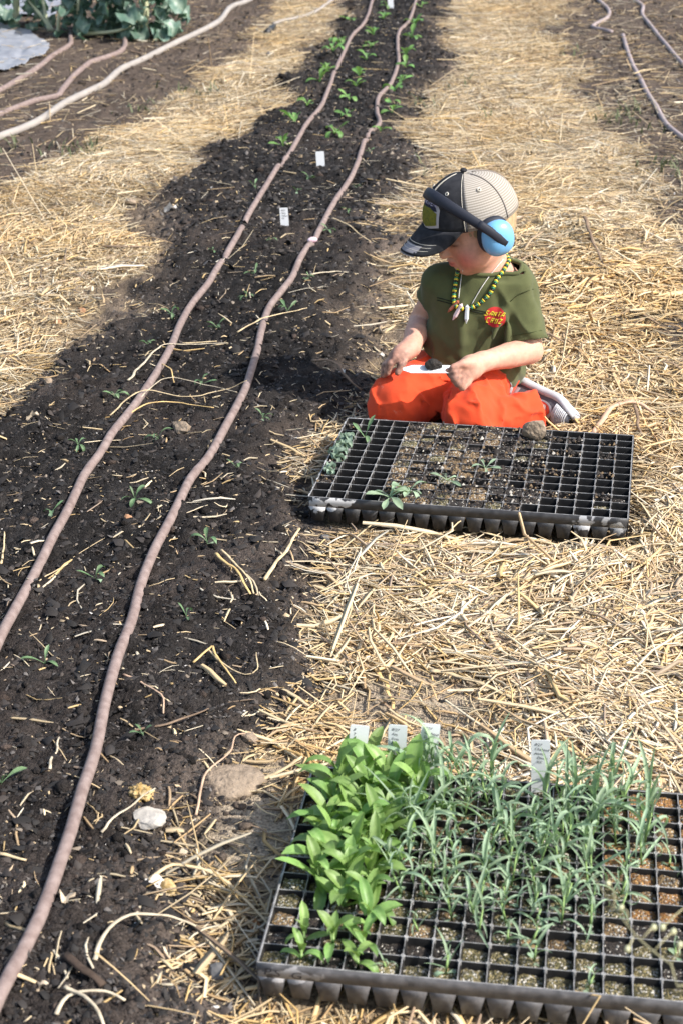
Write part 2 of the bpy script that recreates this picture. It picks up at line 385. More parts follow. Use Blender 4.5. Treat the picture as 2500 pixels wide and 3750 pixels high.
# ------------------------------------------------------------------ bark chips and crumbs of the compost
def chips(n, y0, y1, xh, lmin, lmed, rng):
    X = []; Y = []; got = 0
    while got < n:
        u = rng.random(n * 2); y = y0 * (y1 / y0) ** u; x = (rng.random(n * 2) * 2 - 1) * (xh[0] + (xh[1] - xh[0]) * (y - y0) / (y1 - y0))
        s, b, d = masks(x, y); k = (rng.random(n * 2) < np.maximum(np.maximum(sstep(-.06, .03, s), .35 * sstep(-.05, .05, b)), .05)) & (tray_sd(REAR, x, y) < .0) & (tray_sd(FRONT, x, y) < 0)
        X.append(x[k]); Y.append(y[k]); got += k.sum()
    x = np.concatenate(X)[:n]; y = np.concatenate(Y)[:n]; s, b, d = masks(x, y)
    L = np.clip(rng.lognormal(math.log(lmed), .55, n), lmin, .035); W = L * rng.uniform(.22, .75, n); Hh = W * rng.uniform(.3, .9, n)
    z = height(x, y) + Hh * .25
    a = rng.random(n) * 2 * math.pi; p = rng.normal(0, .45, n)
    ex = np.stack([np.cos(a) * np.cos(p), np.sin(a) * np.cos(p), np.sin(p)], -1); ey = np.stack([-np.sin(a), np.cos(a), np.zeros(n)], -1); ez = np.cross(ex, ey)
    O = np.stack([x, y, z], -1); j = lambda: rng.uniform(.7, 1.25, n)[:, None]
    V = np.stack([O + ex * (L * .5)[:, None] * j(), O - ex * (L * .5)[:, None] * j(), O + ey * (W * .5)[:, None] * j() + ex * (L * rng.uniform(-.3, .3, n))[:, None],
                  O - ey * (W * .5)[:, None] * j() + ex * (L * rng.uniform(-.3, .3, n))[:, None], O + ez * (Hh * .6)[:, None] * j() + ex * (L * rng.uniform(-.3, .3, n))[:, None]], 1)
    loc = np.array([[0, 2, 4], [2, 1, 4], [1, 3, 4], [3, 0, 4]])
    Ft = ((np.arange(n) * 5)[:, None, None] + loc[None]).reshape(-1, 3)
    pal = np.array([[.016, .014, .013], [.028, .024, .022], [.052, .042, .036], [.12, .108, .10], [.19, .155, .12], [.42, .32, .2], [.6, .57, .53]])
    pr = np.where((s > .03)[:, None], np.array([[.34, .27, .17, .11, .06, .032, .018]]), np.array([[.10, .18, .25, .16, .19, .10, .02]]))
    cum = np.cumsum(pr, 1); ci = (rng.random(n)[:, None] > cum).sum(1).clip(0, 6)
    shr = np.array([1, 1, .9, .62, .6, .5, .32])[ci]; V = O[:, None] + (V - O[:, None]) * shr[:, None, None]
    c = pal[ci] * rng.uniform(.75, 1.3, (n, 1))
    return V.reshape(-1, 3), Ft, np.repeat(c, 5, axis=0)
def clods(n, y0, y1, xh, dmed, rng):
    X = []; Y = []; got = 0
    while got < n:
        u = rng.random(n * 3); y = y0 * (y1 / y0) ** u; x = (rng.random(n * 3) * 2 - 1) * (xh[0] + (xh[1] - xh[0]) * (y - y0) / (y1 - y0))
        s, b, d = masks(x, y); k = (rng.random(n * 3) < np.maximum(sstep(-.08, .02, s), .6 * sstep(-.05, .05, b)) * (.45 + .55 * (fbm(x * 7, y * 7, seed=71, oct=2) > 0))) & (np.maximum(tray_sd(REAR, x, y), tray_sd(FRONT, x, y)) < -.01) & (((x - .26) / .22) ** 2 + ((y - 3.12) / .17) ** 2 > 1)
        X.append(x[k]); Y.append(y[k]); got += k.sum()
    x = np.concatenate(X)[:n]; y = np.concatenate(Y)[:n]; s, b, d = masks(x, y); R = np.clip(rng.lognormal(math.log(dmed), .45, n), .0022, .010) * (1 + .16 * np.clip(y - 2.5, 0, 6))
    g_ = (1 + 5 ** .5) / 2; I = np.array([(-1, g_, 0), (1, g_, 0), (-1, -g_, 0), (1, -g_, 0), (0, -1, g_), (0, 1, g_), (0, -1, -g_), (0, 1, -g_), (g_, 0, -1), (g_, 0, 1), (-g_, 0, -1), (-g_, 0, 1)]) / math.sqrt(1 + g_ * g_)
    Ft = np.array([(0, 11, 5), (0, 5, 1), (0, 1, 7), (0, 7, 10), (0, 10, 11), (1, 5, 9), (5, 11, 4), (11, 10, 2), (10, 7, 6), (7, 1, 8), (3, 9, 4), (3, 4, 2), (3, 2, 6), (3, 6, 8), (3, 8, 9), (4, 9, 5), (2, 4, 11), (6, 2, 10), (8, 6, 7), (9, 8, 1)])
    V = I[None] * rng.uniform(.6, 1.3, (n, 12, 1)) * R[:, None, None] * np.stack([rng.uniform(.7, 1.3, n), rng.uniform(.7, 1.3, n), rng.uniform(.5, .9, n)], -1)[:, None, :]
    V = V + np.stack([x, y, height(x, y) + R * .25], -1)[:, None, :]
    c = np.where(s[:, None] > .03, np.array([[.020, .017, .0155]]), np.array([[.085, .066, .052]])) * rng.uniform(.6, 1.7, (n, 1)); dry = (rng.random((n, 1)) < .14) & (s[:, None] > .03); c = np.where(dry, c * np.array([[2.6, 2.3, 2.1]]), c)
    return V.reshape(-1, 3), ((np.arange(n) * 12)[:, None, None] + Ft[None]).reshape(-1, 3), np.repeat(c, 12, axis=0)
M_CLOD = mat('crumbly_soil_clod', attr='tint', rough=.95, spec=.12, var=.35, var_scale=200, bump=1.2, bump_scale=350)
V, Ft, c = clods(8000, 1.25, 10.2, (.62, 2.5), .0036, RNG)
tag(link('soil_clods', big_mesh('soil_clods', V, Ft, M_CLOD, c)), 'loose crumbly lumps of dark soil scattered along the beds', 'soil', kind='stuff')
M_CHIP = mat('bark_crumb', attr='tint', rough=.75, spec=.35)
V, Ft, c = chips(92000, 1.25, 4.6, (.62, .95), .0024, .0064, RNG)
tag(link('compost', big_mesh('compost', V, Ft, M_CHIP, c)), 'crumbly black bark compost covering the near bed', 'compost', kind='stuff')
V, Ft, c = chips(40000, 4.5, 10.5, (1.6, 2.8), .006, .013, RNG)
tag(link('compost', big_mesh('compost', V, Ft, M_CHIP, c)), 'dark lumpy compost along the far part of the bed', 'compost', kind='stuff')
# ------------------------------------------------------------------ drip hoses
M_HOSE = mat('dusty_mauve_rubber', (.190, .138, .124), .75, .25, var=.10, var_scale=70, col2=(.25, .195, .178), bump=.15, bump_scale=300)
M_HOSEW = mat('faded_white_rubber', (.31, .28, .255), .6, .35, var=.12, var_scale=14, bump=.2, bump_scale=200)
M_HOSED = mat('grey_brown_rubber', (.30, .245, .24), .65, .3, var=.2, var_scale=16, bump=.2, bump_scale=200)
M_BLACK = mat('black_plastic_fitting', (.02, .02, .022), .45, .4)
HOSES = {}
def hose(pts, r, m, label, dips=(), key=None, extra=0.0):
    P = [];
    for a, b in pts:
        q = at(a, b, r * .55); P.append((q.x, q.y, q.z))
    P = catmull(P, .03)
    z = height(P[:, 0], P[:, 1], False)
    k = np.ones(13) / 13; zs = np.convolve(np.pad(z, 6, mode='edge'), k, mode='valid')
    P[:, 2] = zs + r * .62 + extra
    for a, b, l in dips:
        c = at(a, b); d = np.hypot(P[:, 0] - c.x, P[:, 1] - c.y); P[:, 2] -= r * 2.4 * np.exp(-(d / l) ** 2)
    P[:, 0] += .0007 * noise(np.arange(len(P)) * .37, np.zeros(len(P)), seed=4); P[:, 1] += .0007 * noise(np.arange(len(P)) * .37, np.ones(len(P)) * 5, seed=4)
    o = tube('drip_hose', P, r * (1 + .012 * noise(np.arange(len(P)) * .5, np.zeros(len(P)), seed=6)), m, n=12)
    tag(o, label, 'hose', 'irrigation hoses on the ground'); HOSES[key] = P; return o
hose([(857, -6), (838, 50), (808, 85), (793, 115), (778, 145), (768, 165), (757, 200), (738, 245), (715, 270), (690, 310), (665, 350), (640, 385), (610, 430), (580, 480), (553, 530), (525, 580),
      (500, 615), (480, 650), (440, 705), (412, 755), (395, 800), (360, 860), (320, 920), (285, 965), (255, 1005), (230, 1045), (195, 1095), (165, 1160), (125, 1230), (85, 1310), (40, 1390), (5, 1470), (-40, 1560), (-130, 1740), (-260, 2000)],
     .0088, M_HOSE, 'mauve drip hose along the bed, the one leaving the frame at its left edge', [(645, 380, .03), (558, 517, .02), (512, 597, .02), (768, 162, .04)], 'left', .0035)
hose([(957, -6), (940, 45), (915, 75), (912, 110), (914, 145), (898, 190), (870, 225), (865, 260), (870, 285), (840, 320), (822, 370), (805, 410), (770, 460), (730, 540), (708, 570), (690, 600), (670, 640), (620, 710),
      (600, 765), (590, 815), (565, 890), (535, 955), (480, 1050), (440, 1110), (390, 1200), (345, 1290), (320, 1360), (305, 1420), (270, 1520), (245, 1620), (220, 1720), (190, 1820), (165, 1920), (110, 2060), (50, 2180), (0, 2300), (-60, 2440)],
     .0088, M_HOSE, 'mauve drip hose along the bed nearer the child, running to the lower left corner', [(838, 322, .03), (714, 557, .024)], 'right', .0035)
hose([(600, -10), (560, 8), (530, 20), (505, 48), (460, 75), (420, 95), (370, 120), (320, 142), (275, 165), (240, 195), (200, 215), (150, 240), (80, 285), (0, 318), (-80, 350)], .0145, M_HOSEW,
     'thick pale hose curving past the kale between brown soil and straw', extra=.004, key='pale')
hose([(290, 70), (288, 92), (285, 110), (265, 125), (215, 140), (200, 150), (170, 175), (145, 205), (130, 220), (80, 235), (0, 265), (-60, 290)], .0125, M_HOSE, 'mauve hose coming out from under the larger kale plant', key='b')
hose([(163, 72), (163, 88), (160, 105), (120, 130), (90, 155), (50, 180), (0, 208), (-60, 235)], .0125, M_HOSE, 'mauve hose beside the grey plastic sheet, farthest from the straw', key='c')
hose([(790, -12), (770, 0), (745, 20), (720, 34), (690, 45), (655, 53), (628, 60)], .009, M_HOSEW, 'thin pale hose in the far straw ending in a black fitting', key='d', extra=.012)
q0, q1 = at(630, 60, .02), at(612, 76, .016)
fit = tube('hose_end', [q0, q0.lerp(q1, .35), q0.lerp(q1, .36), q1], [.013, .013, .018, .016], M_BLACK, n=10); tag(fit, 'black plastic fitting lying on the straw at the thin hose end', 'hose fitting')
hose([(404, -10), (414, 10), (421, 22), (400, 28), (380, 34)], .013, M_HOSED, 'short bend of brown hose behind the kale at the top edge', key='e')
hose([(1368, -12), (1374, 0), (1396, 22), (1394, 40), (1372, 52), (1359, 62), (1380, 67), (1403, 72)], .0105, M_HOSED, 'grey brown hose with a hairpin bend and loose end', key='f')
hose([(1446, -12), (1456, 0), (1475, 15), (1474, 35), (1499, 65), (1534, 110), (1568, 150), (1640, 215)], .0105, M_HOSED, 'grey brown hose at the far right leaving the frame higher up', key='g')
hose([(1429, 84), (1439, 115), (1452, 150), (1469, 185), (1485, 215), (1504, 245), (1529, 285), (1568, 315), (1640, 370)], .0105, M_HOSED, 'grey brown hose with a cut end, crossed by a yellow straw', key='h')

# ------------------------------------------------------------------ seedling trays
def tray_plastic(name, col, scuff, patches):
    m = mat(name, col, .5, .45, col2=scuff, var=.12, var_scale=70, detail=6, bump=.15, bump_scale=400)
    N = m.node_tree.nodes; L = m.node_tree.links; p = N['Principled BSDF']; tc = N.new('ShaderNodeTexCoord')
    src = p.inputs['Base Color'].links[0].from_socket
    for (cx, cz, rx, rz, colr) in patches:
        mp = N.new('ShaderNodeMapping'); mp.inputs['Location'].default_value = (-cx / rx, 0, -cz / rz); mp.inputs['Scale'].default_value = (1 / rx, 0, 1 / rz)
        L.new(tc.outputs['Object'], mp.inputs[0])
        ln = N.new('ShaderNodeVectorMath'); ln.operation = 'LENGTH'; L.new(mp.outputs[0], ln.inputs[0])
        n = N.new('ShaderNodeTexNoise'); n.inputs['Scale'].default_value = 55; n.inputs['Detail'].default_value = 5; L.new(tc.outputs['Object'], n.inputs[0])
        s = N.new('ShaderNodeMath'); s.operation = 'MULTIPLY_ADD'; L.new(n.outputs['Fac'], s.inputs[0]); s.inputs[1].default_value = 4.2; L.new(ln.outputs['Value'], s.inputs[2])
        r = N.new('ShaderNodeMapRange'); r.inputs[1].default_value = 2.75; r.inputs[2].default_value = 2.55; L.new(s.outputs[0], r.inputs[0])
        mx = N.new('ShaderNodeMix'); mx.data_type = 'RGBA'; L.new(r.outputs[0], mx.inputs[0]); L.new(src, mx.inputs[6]); mx.inputs[7].default_value = (*colr, 1); src = mx.outputs[2]
    L.new(src, p.inputs['Base Color']); return m
WCOL = (.55, .54, .53)
M_TRAY_R = tray_plastic('worn_black_tray_plastic', (.022, .022, .024), (.055, .054, .056), [(.016, -.012, .042, .022, WCOL), (.055, -.006, .036, .014, WCOL), (.495, -.010, .022, .030, (.42, .42, .43)), (.55, -.014, .026, .020, (.3, .3, .3))])
M_TRAY_F = tray_plastic('dusty_grey_tray_plastic', (.062, .060, .063), (.13, .125, .127), [(.03, -.012, .05, .014, (.32, .31, .31))])
M_RIM = mat('pale_worn_rim_plastic', (.15, .147, .144), .5, .45, col2=(.38, .37, .36), var=.2, var_scale=60, detail=5)
M_CELL = mat('black_cell_plastic', (.009, .009, .0095), .55, .25, col2=(.030, .028, .027), var_scale=50)
def soil_mat(name, cols, bright):
    m = bpy.data.materials.new(name); m.use_nodes = True; N = m.node_tree.nodes; L = m.node_tree.links; p = N['Principled BSDF']
    p.inputs['Roughness'].default_value = .8; p.inputs['Specular IOR Level'].default_value = .35
    tc = N.new('ShaderNodeTexCoord'); gm = N.new('ShaderNodeNewGeometry')
    v = N.new('ShaderNodeTexVoronoi'); v.inputs['Scale'].default_value = 480; L.new(gm.outputs['Position'], v.inputs['Vector'])
    sx = N.new('ShaderNodeSeparateColor'); L.new(v.outputs['Color'], sx.inputs[0])
    cr = N.new('ShaderNodeValToRGB'); cr.color_ramp.interpolation = 'CONSTANT'
    el = cr.color_ramp.elements; el[0].position = 0; el[0].color = (*cols[0], 1); el[1].position = .3; el[1].color = (*cols[1], 1)
    for k, (ps, cc) in enumerate(((.55, cols[2]), (.75, cols[3]), (1 - bright, (.62, .58, .5)))):
        e = el.new(ps); e.color = (*cc, 1)
    L.new(sx.outputs[0], cr.inputs[0])
    n = N.new('ShaderNodeTexNoise'); n.inputs['Scale'].default_value = 45; L.new(gm.outputs['Position'], n.inputs['Vector'])
    mr = N.new('ShaderNodeMapRange'); mr.inputs[1].default_value = .3; mr.inputs[2].default_value = .7; mr.inputs[3].default_value = .55; mr.inputs[4].default_value = 1.35; L.new(n.outputs['Fac'], mr.inputs[0])
    vm = N.new('ShaderNodeVectorMath'); vm.operation = 'SCALE'; L.new(cr.outputs[0], vm.inputs[0]); L.new(mr.outputs[0], vm.inputs['Scale']); L.new(vm.outputs[0], p.inputs['Base Color'])
    bp = N.new('ShaderNodeBump'); bp.inputs['Strength'].default_value = 1; bp.inputs['Distance'].default_value = .003; bp.invert = True; L.new(v.outputs['Distance'], bp.inputs['Height']); L.new(bp.outputs[0], p.inputs['Normal'])
    return m
SOILS = {'dark': soil_mat('dark_potting_mix', [(.022, .018, .016), (.04, .03, .025), (.07, .055, .042), (.03, .024, .02)], .08),
         'brown': soil_mat('rusty_potting_mix', [(.17, .11, .06), (.28, .18, .08), (.09, .065, .045), (.36, .25, .12)], .12),
         'moss': soil_mat('mossy_potting_mix', [(.10, .09, .04), (.22, .18, .08), (.055, .05, .03), (.34, .28, .15)], .14),
         'orange': soil_mat('orange_potting_mix', [(.34, .16, .05), (.20, .11, .05), (.42, .24, .08), (.12, .07, .04)], .10)}
TH = .048                                     # height of a tray
def cell_mesh(m):
    p = PITCH_C; t = .0007; o = p / 2 - .0004; i = p / 2 - t; ob, ib = o * .60, i * .58; zt, zb = 0.0, -TH
    V = []; Fc = []
    def ring(h, z): b = len(V); V.extend([(-h, -h, z), (h, -h, z), (h, h, z), (-h, h, z)]); return b
    a = ring(o, zt - .0006); b = ring(o * .985, zt - .016); c = ring(ob, zb); d = ring(i, zt); e = ring(ib, zb + .0015)
    def wall(u, v, inward):
        for k in range(4):
            k2 = (k + 1) % 4; f = (u + k, u + k2, v + k2, v + k); Fc.append(f if inward else f[::-1])
    wall(a, b, False); wall(b, c, False); wall(d, e, True); Fc.append((e, e + 1, e + 2, e + 3)); Fc.append((c + 3, c + 2, c + 1, c))
    me = mesh('cell', V, Fc, [M_CELL, m], smooth=False)
    for k, p_ in enumerate(me.polygons): p_.material_index = 1 if k < 8 else 0
    return me
def soil_mesh(level, m, seed):
    n = 6; p = PITCH_C; k = 1 - .42 * (max(level, 0) / TH); hw = (p / 2 - (.0013 if level > .002 else .0002)) * k; V = []; Fc = []
    for a in range(n):
        for b in range(n):
            x = -hw + 2 * hw * a / (n - 1); y = -hw + 2 * hw * b / (n - 1)
            V.append((x, y, -level + .0035 * float(noise(np.array([x * 190 + seed]), np.array([y * 190]), seed=seed)[0]) - .002 * ((2 * a / (n - 1) - 1) ** 4 + (2 * b / (n - 1) - 1) ** 4)))
    for a in range(n - 1):
        for b in range(n - 1): Fc.append((a * n + b, (a + 1) * n + b, (a + 1) * n + b + 1, a * n + b + 1))
    return mesh('potting_soil', V, Fc, m)
def rim_mesh(t, m):
    V = []; Fc = []; p = PITCH_C; hw = .00048
    for i in range(t.nx + 1):
        w_ = hw * (1.5 if i in (0, t.nx) else 1); box_data(i * p - w_, i * p + w_, -hw, t.ny * p + hw, -.006, .0006, V, Fc)
    for j in range(t.ny + 1):
        w_ = hw * (1.5 if j in (0, t.ny) else 1); box_data(-hw, t.nx * p + hw, j * p - w_, j * p + w_, -.006, .0003, V, Fc)
    for i in range(1, t.nx):
        for j in range(1, t.ny):
            b = len(V); n = 8
            for k in range(n):
                a = 2 * math.pi * k / n; c, s = math.cos(a), math.sin(a)
                V += [(i * p + .0026 * c, j * p + .0026 * s, -.005), (i * p + .0026 * c, j * p + .0026 * s, .0010), (i * p + .0013 * c, j * p + .0013 * s, .0010), (i * p + .0013 * c, j * p + .0013 * s, -.003)]
            for k in range(n):
                q, r = b + 4 * k, b + 4 * ((k + 1) % n); Fc += [(q, r, r + 1, q + 1), (q + 1, r + 1, r + 2, q + 2), (q + 2, r + 2, r + 3, q + 3)]
    return mesh('rim', V, Fc, m, smooth=False)
def build_tray(t, m_side, label, soilmap, seed):
    root = empty('seedling_tray', (t.x, t.y, t.z), t.a); tag(root, label, 'seedling tray', 'black plug trays')
    link('rim', rim_mesh(t, M_RIM), root)
    # outer skirt: four thin bands round the top of the cells, each slightly flared
    V = []; Fc = []; X, Y = t.nx * PITCH_C, t.ny * PITCH_C; o = .0022; z0 = -.0185
    for (ax, ay, bx, by, nx_, ny_) in ((0, 0, X, 0, 0, -1), (X, 0, X, Y, 1, 0), (X, Y, 0, Y, 0, 1), (0, Y, 0, 0, -1, 0)):
        n = 24; b = len(V)
        for k in range(n + 1):
            s = k / n; x, y = ax + (bx - ax) * s, ay + (by - ay) * s
            ex = (nx_ * o if nx_ else (-o if s == 0 and ax == 0 else 0)); wv = .0006 * float(noise(np.array([s * 9 + ax]), np.array([ay * 3 + seed]), seed=2)[0])
            V += [(x + nx_ * o, y + ny_ * o, 0.0004), (x + nx_ * (o + wv * .6), y + ny_ * (o + wv * .6), -.008), (x + nx_ * o, y + ny_ * o, z0)]
        for k in range(n):
            q = b + 3 * k; Fc += [(q + 1, q + 4, q + 3, q), (q + 2, q + 5, q + 4, q + 1)]
        nc = t.nx if ny_ else t.ny
        for k in range(nc):                       # one tapered tooth below each outer cell
            for f0, f1, zz, inn in ((.02, .98, z0, 0), ):
                b = len(V); P_ = lambda f, z_, i_: (ax + (bx - ax) * (k + f) / nc + nx_ * (o - i_), ay + (by - ay) * (k + f) / nc + ny_ * (o - i_), z_)
                V += [P_(.015, z0, 0), P_(.985, z0, 0), P_(.90, -.030, .0008), P_(.80, -TH, .0026), P_(.20, -TH, .0026), P_(.10, -.030, .0008)]; Fc += [(b + 5, b + 2, b + 1, b), (b + 4, b + 3, b + 2, b + 5)]
    sk = link('skirt', mesh('skirt', V, Fc, m_side), root); md = sk.modifiers.new('thick', 'SOLIDIFY'); md.thickness = .0014; md.offset = -1
    cm, cs = cell_mesh(M_CELL), cell_mesh(m_side)
    rs = random.Random(seed); bank = {}
    for i in range(t.nx):
        for j in range(t.ny):
            edge = i in (0, t.nx - 1) or j in (0, t.ny - 1)
            c = link('cell', cs if edge else cm, root); c.location = ((i + .5) * PITCH_C, (j + .5) * PITCH_C, -.0002)
            k = soilmap(i, j, rs)
            if k:
                kind, lev = k; lev = round(lev, 4); key = (kind, lev, rs.randrange(3))
                if key not in bank: bank[key] = soil_mesh(lev, SOILS[kind], len(bank) + seed)
                link('potting_soil', bank[key], c)
    return root
def rear_map(i, j, r):
    if i <= 3:
        if i == 0 and 2 <= j <= 8: return ('dark', .006)
        if (i, j) in ((1, 9), (1, 10), (0, 11)): return ('moss', .010)
        return None
    if i <= 9:
        if (i, j) in ((9, 4), (8, 3), (7, 2), (6, 3), (9, 8)) or r.random() < .06: return ('dark', .030) if r.random() < .5 else None
        d = r.random(); return ('brown' if d < .55 else 'moss' if d < .75 else 'dark', r.choice((-.0005, .001, .003)))
    if i <= 12:
        if r.random() < .32: return ('dark', r.choice((.014, .022)))
        return ('dark' if r.random() < .8 else 'moss', r.choice((.0, .002, .005)))
    if r.random() < .24: return (r.choice(('brown', 'moss', 'dark')), r.choice((.006, .010)))
    return ('dark', .036) if r.random() < .5 else None
def front_map(i, j, r):
    d = r.random()
    if i >= 12 and j > 3: return ('orange' if d < .6 else 'brown' if d < .85 else 'moss', r.choice((.004, .005, .007)))
    if j < 2: return ('moss' if d < .75 else 'dark', r.choice((.006, .008)))
    return ('moss' if d < .5 else 'brown' if d < .8 else 'dark', r.choice((.004, .006, .008)))
def spill(t, root, spots, n, rng):
    P = np.array([spots[k] for k in rng.integers(0, len(spots), n)], float) + rng.random((n, 2)); R = rng.lognormal(math.log(.0022), .4, n)
    O = np.stack([P[:, 0] * PITCH_C, P[:, 1] * PITCH_C, .0008 + R * .3], -1); V = O[:, None] + np.array([(1, 0, -.4), (-.6, .8, -.4), (-.6, -.8, -.4), (0, 0, .8)])[None] * R[:, None, None] * rng.uniform(.6, 1.3, (n, 4, 1))
    Ft = ((np.arange(n) * 4)[:, None, None] + np.array([(0, 1, 3), (1, 2, 3), (2, 0, 3)])[None]).reshape(-1, 3)
    pal = np.array([[.022, .018, .016], [.05, .038, .03], [.16, .11, .06], [.40, .37, .32]]); c = pal[rng.choice(4, n, p=[.54, .25, .16, .05])]
    o = link('spilled_soil', big_mesh('spilled_soil', V.reshape(-1, 3), Ft, M_CHIP, np.repeat(c, 4, axis=0)), root); o['kind'] = 'stuff'
rear_tray = build_tray(REAR, M_TRAY_R, 'black plug tray in front of the kneeling child, mostly empty cells', rear_map, 3)
front_tray = build_tray(FRONT, M_TRAY_F, 'grey black plug tray in the foreground crowded with green seedlings', front_map, 5)
spill(REAR, rear_tray, [(i, j) for i in range(4, 13) for j in range(12) if (i * 7 + j * 5) % 4] + [(i, j) for i in (0, 13, 14, 16) for j in (2, 5, 8, 10)], 2600, RNG)
M_INK = mat('faded_marker_ink', (.03, .03, .035), .6, .3); M_INK2 = mat('black_pen_ink', (.012, .012, .02), .5, .3)
def text_mesh(s, size, shear=0.0, m=None, extrude=0.0, bold=0.0):
    cu = bpy.data.curves.new('txt', 'FONT'); cu.body = s; cu.size = size; cu.shear = shear; cu.extrude = extrude; cu.offset = bold; cu.resolution_u = 2
    ob = bpy.data.objects.new('txt', cu); COL.objects.link(ob)
    dg = bpy.context.evaluated_depsgraph_get(); me = bpy.data.meshes.new_from_object(ob.evaluated_get(dg)); bpy.data.objects.remove(ob); bpy.data.curves.remove(cu)
    me.materials.clear()
    if m: me.materials.append(m)
    return me
for s_, x_, z_ in (('P', .006, -.0135), ('S', .0175, -.0145), ('G', .0365, -.0155)):
    o = link('writing', text_mesh(s_, .0165, .1, M_INK), front_tray); o.rotation_euler = (math.pi / 2, 0, 0); o.location = (x_, -.0040, z_); o.scale = (1.15, .8, 1)
# ------------------------------------------------------------------ leaves
def leaf_mat(name, col, mid, tr, rough=.45, spec=.4, hue=.15):
    m = bpy.data.materials.new(name); m.use_nodes = True; N = m.node_tree.nodes; L = m.node_tree.links; p = N['Principled BSDF']; out = N['Material Output']
    p.inputs['Roughness'].default_value = rough; p.inputs['Specular IOR Level'].default_value = spec
    a = N.new('ShaderNodeAttribute'); a.attribute_name = 'tint'; sx = N.new('ShaderNodeSeparateColor'); L.new(a.outputs['Color'], sx.inputs[0])
    mx = N.new('ShaderNodeMix'); mx.data_type = 'RGBA'; L.new(sx.outputs[0], mx.inputs[0]); mx.inputs[6].default_value = (*col, 1); mx.inputs[7].default_value = (*mid, 1)
    oi = N.new('ShaderNodeObjectInfo'); hs = N.new('ShaderNodeHueSaturation')
    r1 = N.new('ShaderNodeMapRange'); r1.inputs[3].default_value = .5 - hue * .12; r1.inputs[4].default_value = .5 + hue * .06; L.new(oi.outputs['Random'], r1.inputs[0]); L.new(r1.outputs[0], hs.inputs['Hue'])
    ml = N.new('ShaderNodeMath'); ml.operation = 'MULTIPLY'; ml.inputs[1].default_value = 7.13; L.new(oi.outputs['Random'], ml.inputs[0]); fr = N.new('ShaderNodeMath'); fr.operation = 'FRACT'; L.new(ml.outputs[0], fr.inputs[0])
    r2 = N.new('ShaderNodeMapRange'); r2.inputs[3].default_value = .75; r2.inputs[4].default_value = 1.25; L.new(fr.outputs[0], r2.inputs[0]); L.new(r2.outputs[0], hs.inputs['Value'])
    tc = N.new('ShaderNodeTexCoord'); n = N.new('ShaderNodeTexNoise'); n.inputs['Scale'].default_value = 9; n.inputs['Detail'].default_value = 4; L.new(tc.outputs['Object'], n.inputs['Vector'])
    r3 = N.new('ShaderNodeMapRange'); r3.inputs[1].default_value = .3; r3.inputs[2].default_value = .7; r3.inputs[3].default_value = .85; r3.inputs[4].default_value = 1.15; L.new(n.outputs['Fac'], r3.inputs[0])
    vm = N.new('ShaderNodeVectorMath'); vm.operation = 'SCALE'; L.new(mx.outputs[2], vm.inputs[0]); L.new(r3.outputs[0], vm.inputs['Scale'])
    L.new(vm.outputs[0], hs.inputs['Color']); L.new(hs.outputs[0], p.inputs['Base Color'])
    t = N.new('ShaderNodeBsdfTranslucent'); t.inputs[0].default_value = (*tr, 1); ms = N.new('ShaderNodeMixShader'); ms.inputs[0].default_value = .3
    L.new(p.outputs[0], ms.inputs[1]); L.new(t.outputs[0], ms.inputs[2]); L.new(ms.outputs[0], out.inputs[0]); return m
M_LEAF_BROAD = leaf_mat('fresh_green_leaf', (.170, .300, .080), (.28, .42, .15), (.32, .52, .08))
M_LEAF_NARROW = leaf_mat('blue_green_leaf', (.27, .375, .255), (.34, .46, .26), (.29, .45, .16), rough=.55)
M_LEAF_BED = leaf_mat('bright_seedling_leaf', (.13, .27, .07), (.2, .36, .12), (.25, .46, .09))
M_LEAF_YOUNG = leaf_mat('grey_green_seedling_leaf', (.13, .22, .105), (.18, .28, .14), (.18, .32, .10))
M_LEAF_WILT = leaf_mat('wilted_silver_leaf', (.24, .33, .25), (.30, .38, .29), (.22, .32, .2), rough=.7)
M_LEAF_KALE = leaf_mat('blue_kale_leaf', (.11, .195, .15), (.38, .46, .36), (.10, .20, .10), rough=.42, spec=.5)
M_STEM = mat('pale_green_stem', (.24, .36, .12), .5, .35, var=.15)
M_STEM_KALE = mat('pale_kale_stem', (.55, .56, .36), .55, .3, var=.2, var_scale=12)
def leaf_mesh(name, m, prof, w, droop, fold, seg=7, wav=0.0, twist=0.0, seed=0, thick=False):
    """unit-long blade along +x, starting at the origin; prof(t) is the half width"""
    V = []; C = []; Fc = []; ang = 0.35 * droop; x = z = 0.0; r = random.Random(seed)
    cols = 5
    for i in range(seg + 1):
        t = i / seg; hw = max(.004, prof(t) * w * .5); tw = twist * t
        for c in range(cols):
            s = (c - 2) / 2; up = abs(s) * fold * hw + wav * hw * math.sin(t * 17 + s * 2 + seed) * abs(s)
            yy, zz = s * hw * (1 - .12 * fold * abs(s)), up - (.10 * hw if c == 2 else 0)
            yy, zz = yy * math.cos(tw) - zz * math.sin(tw), yy * math.sin(tw) + zz * math.cos(tw)
            V.append((x - math.sin(ang) * zz, yy, z + math.cos(ang) * zz)); q = 1.0 if c == 2 else (.0 if abs(s) < .9 else .35); C.append((q * (1 - .6 * t), 0, 0))
        a = ang - droop * (t ** 1.2) * 1.6
        x += math.cos(a) / seg; z += math.sin(a) / seg; ang = .35 * droop - droop * ((i + 1) / seg) ** 1.2 * 1.6
    for i in range(seg):
        for c in range(cols - 1):
            b = i * cols + c; Fc.append((b, b + 1, b + cols + 1, b + cols))
    return mesh(name, V, Fc, m, colors=np.array(C))
p_broad = lambda t: max(0, math.sin(math.pi * min(1, .06 + .94 * t) ** 1.3)) ** .62 * (1 if t < .97 else .3) + (.16 if t < .1 else 0)
p_lin = lambda t: (min(1, .55 + 2.5 * t)) * (1 - t ** 3.2) ** .8
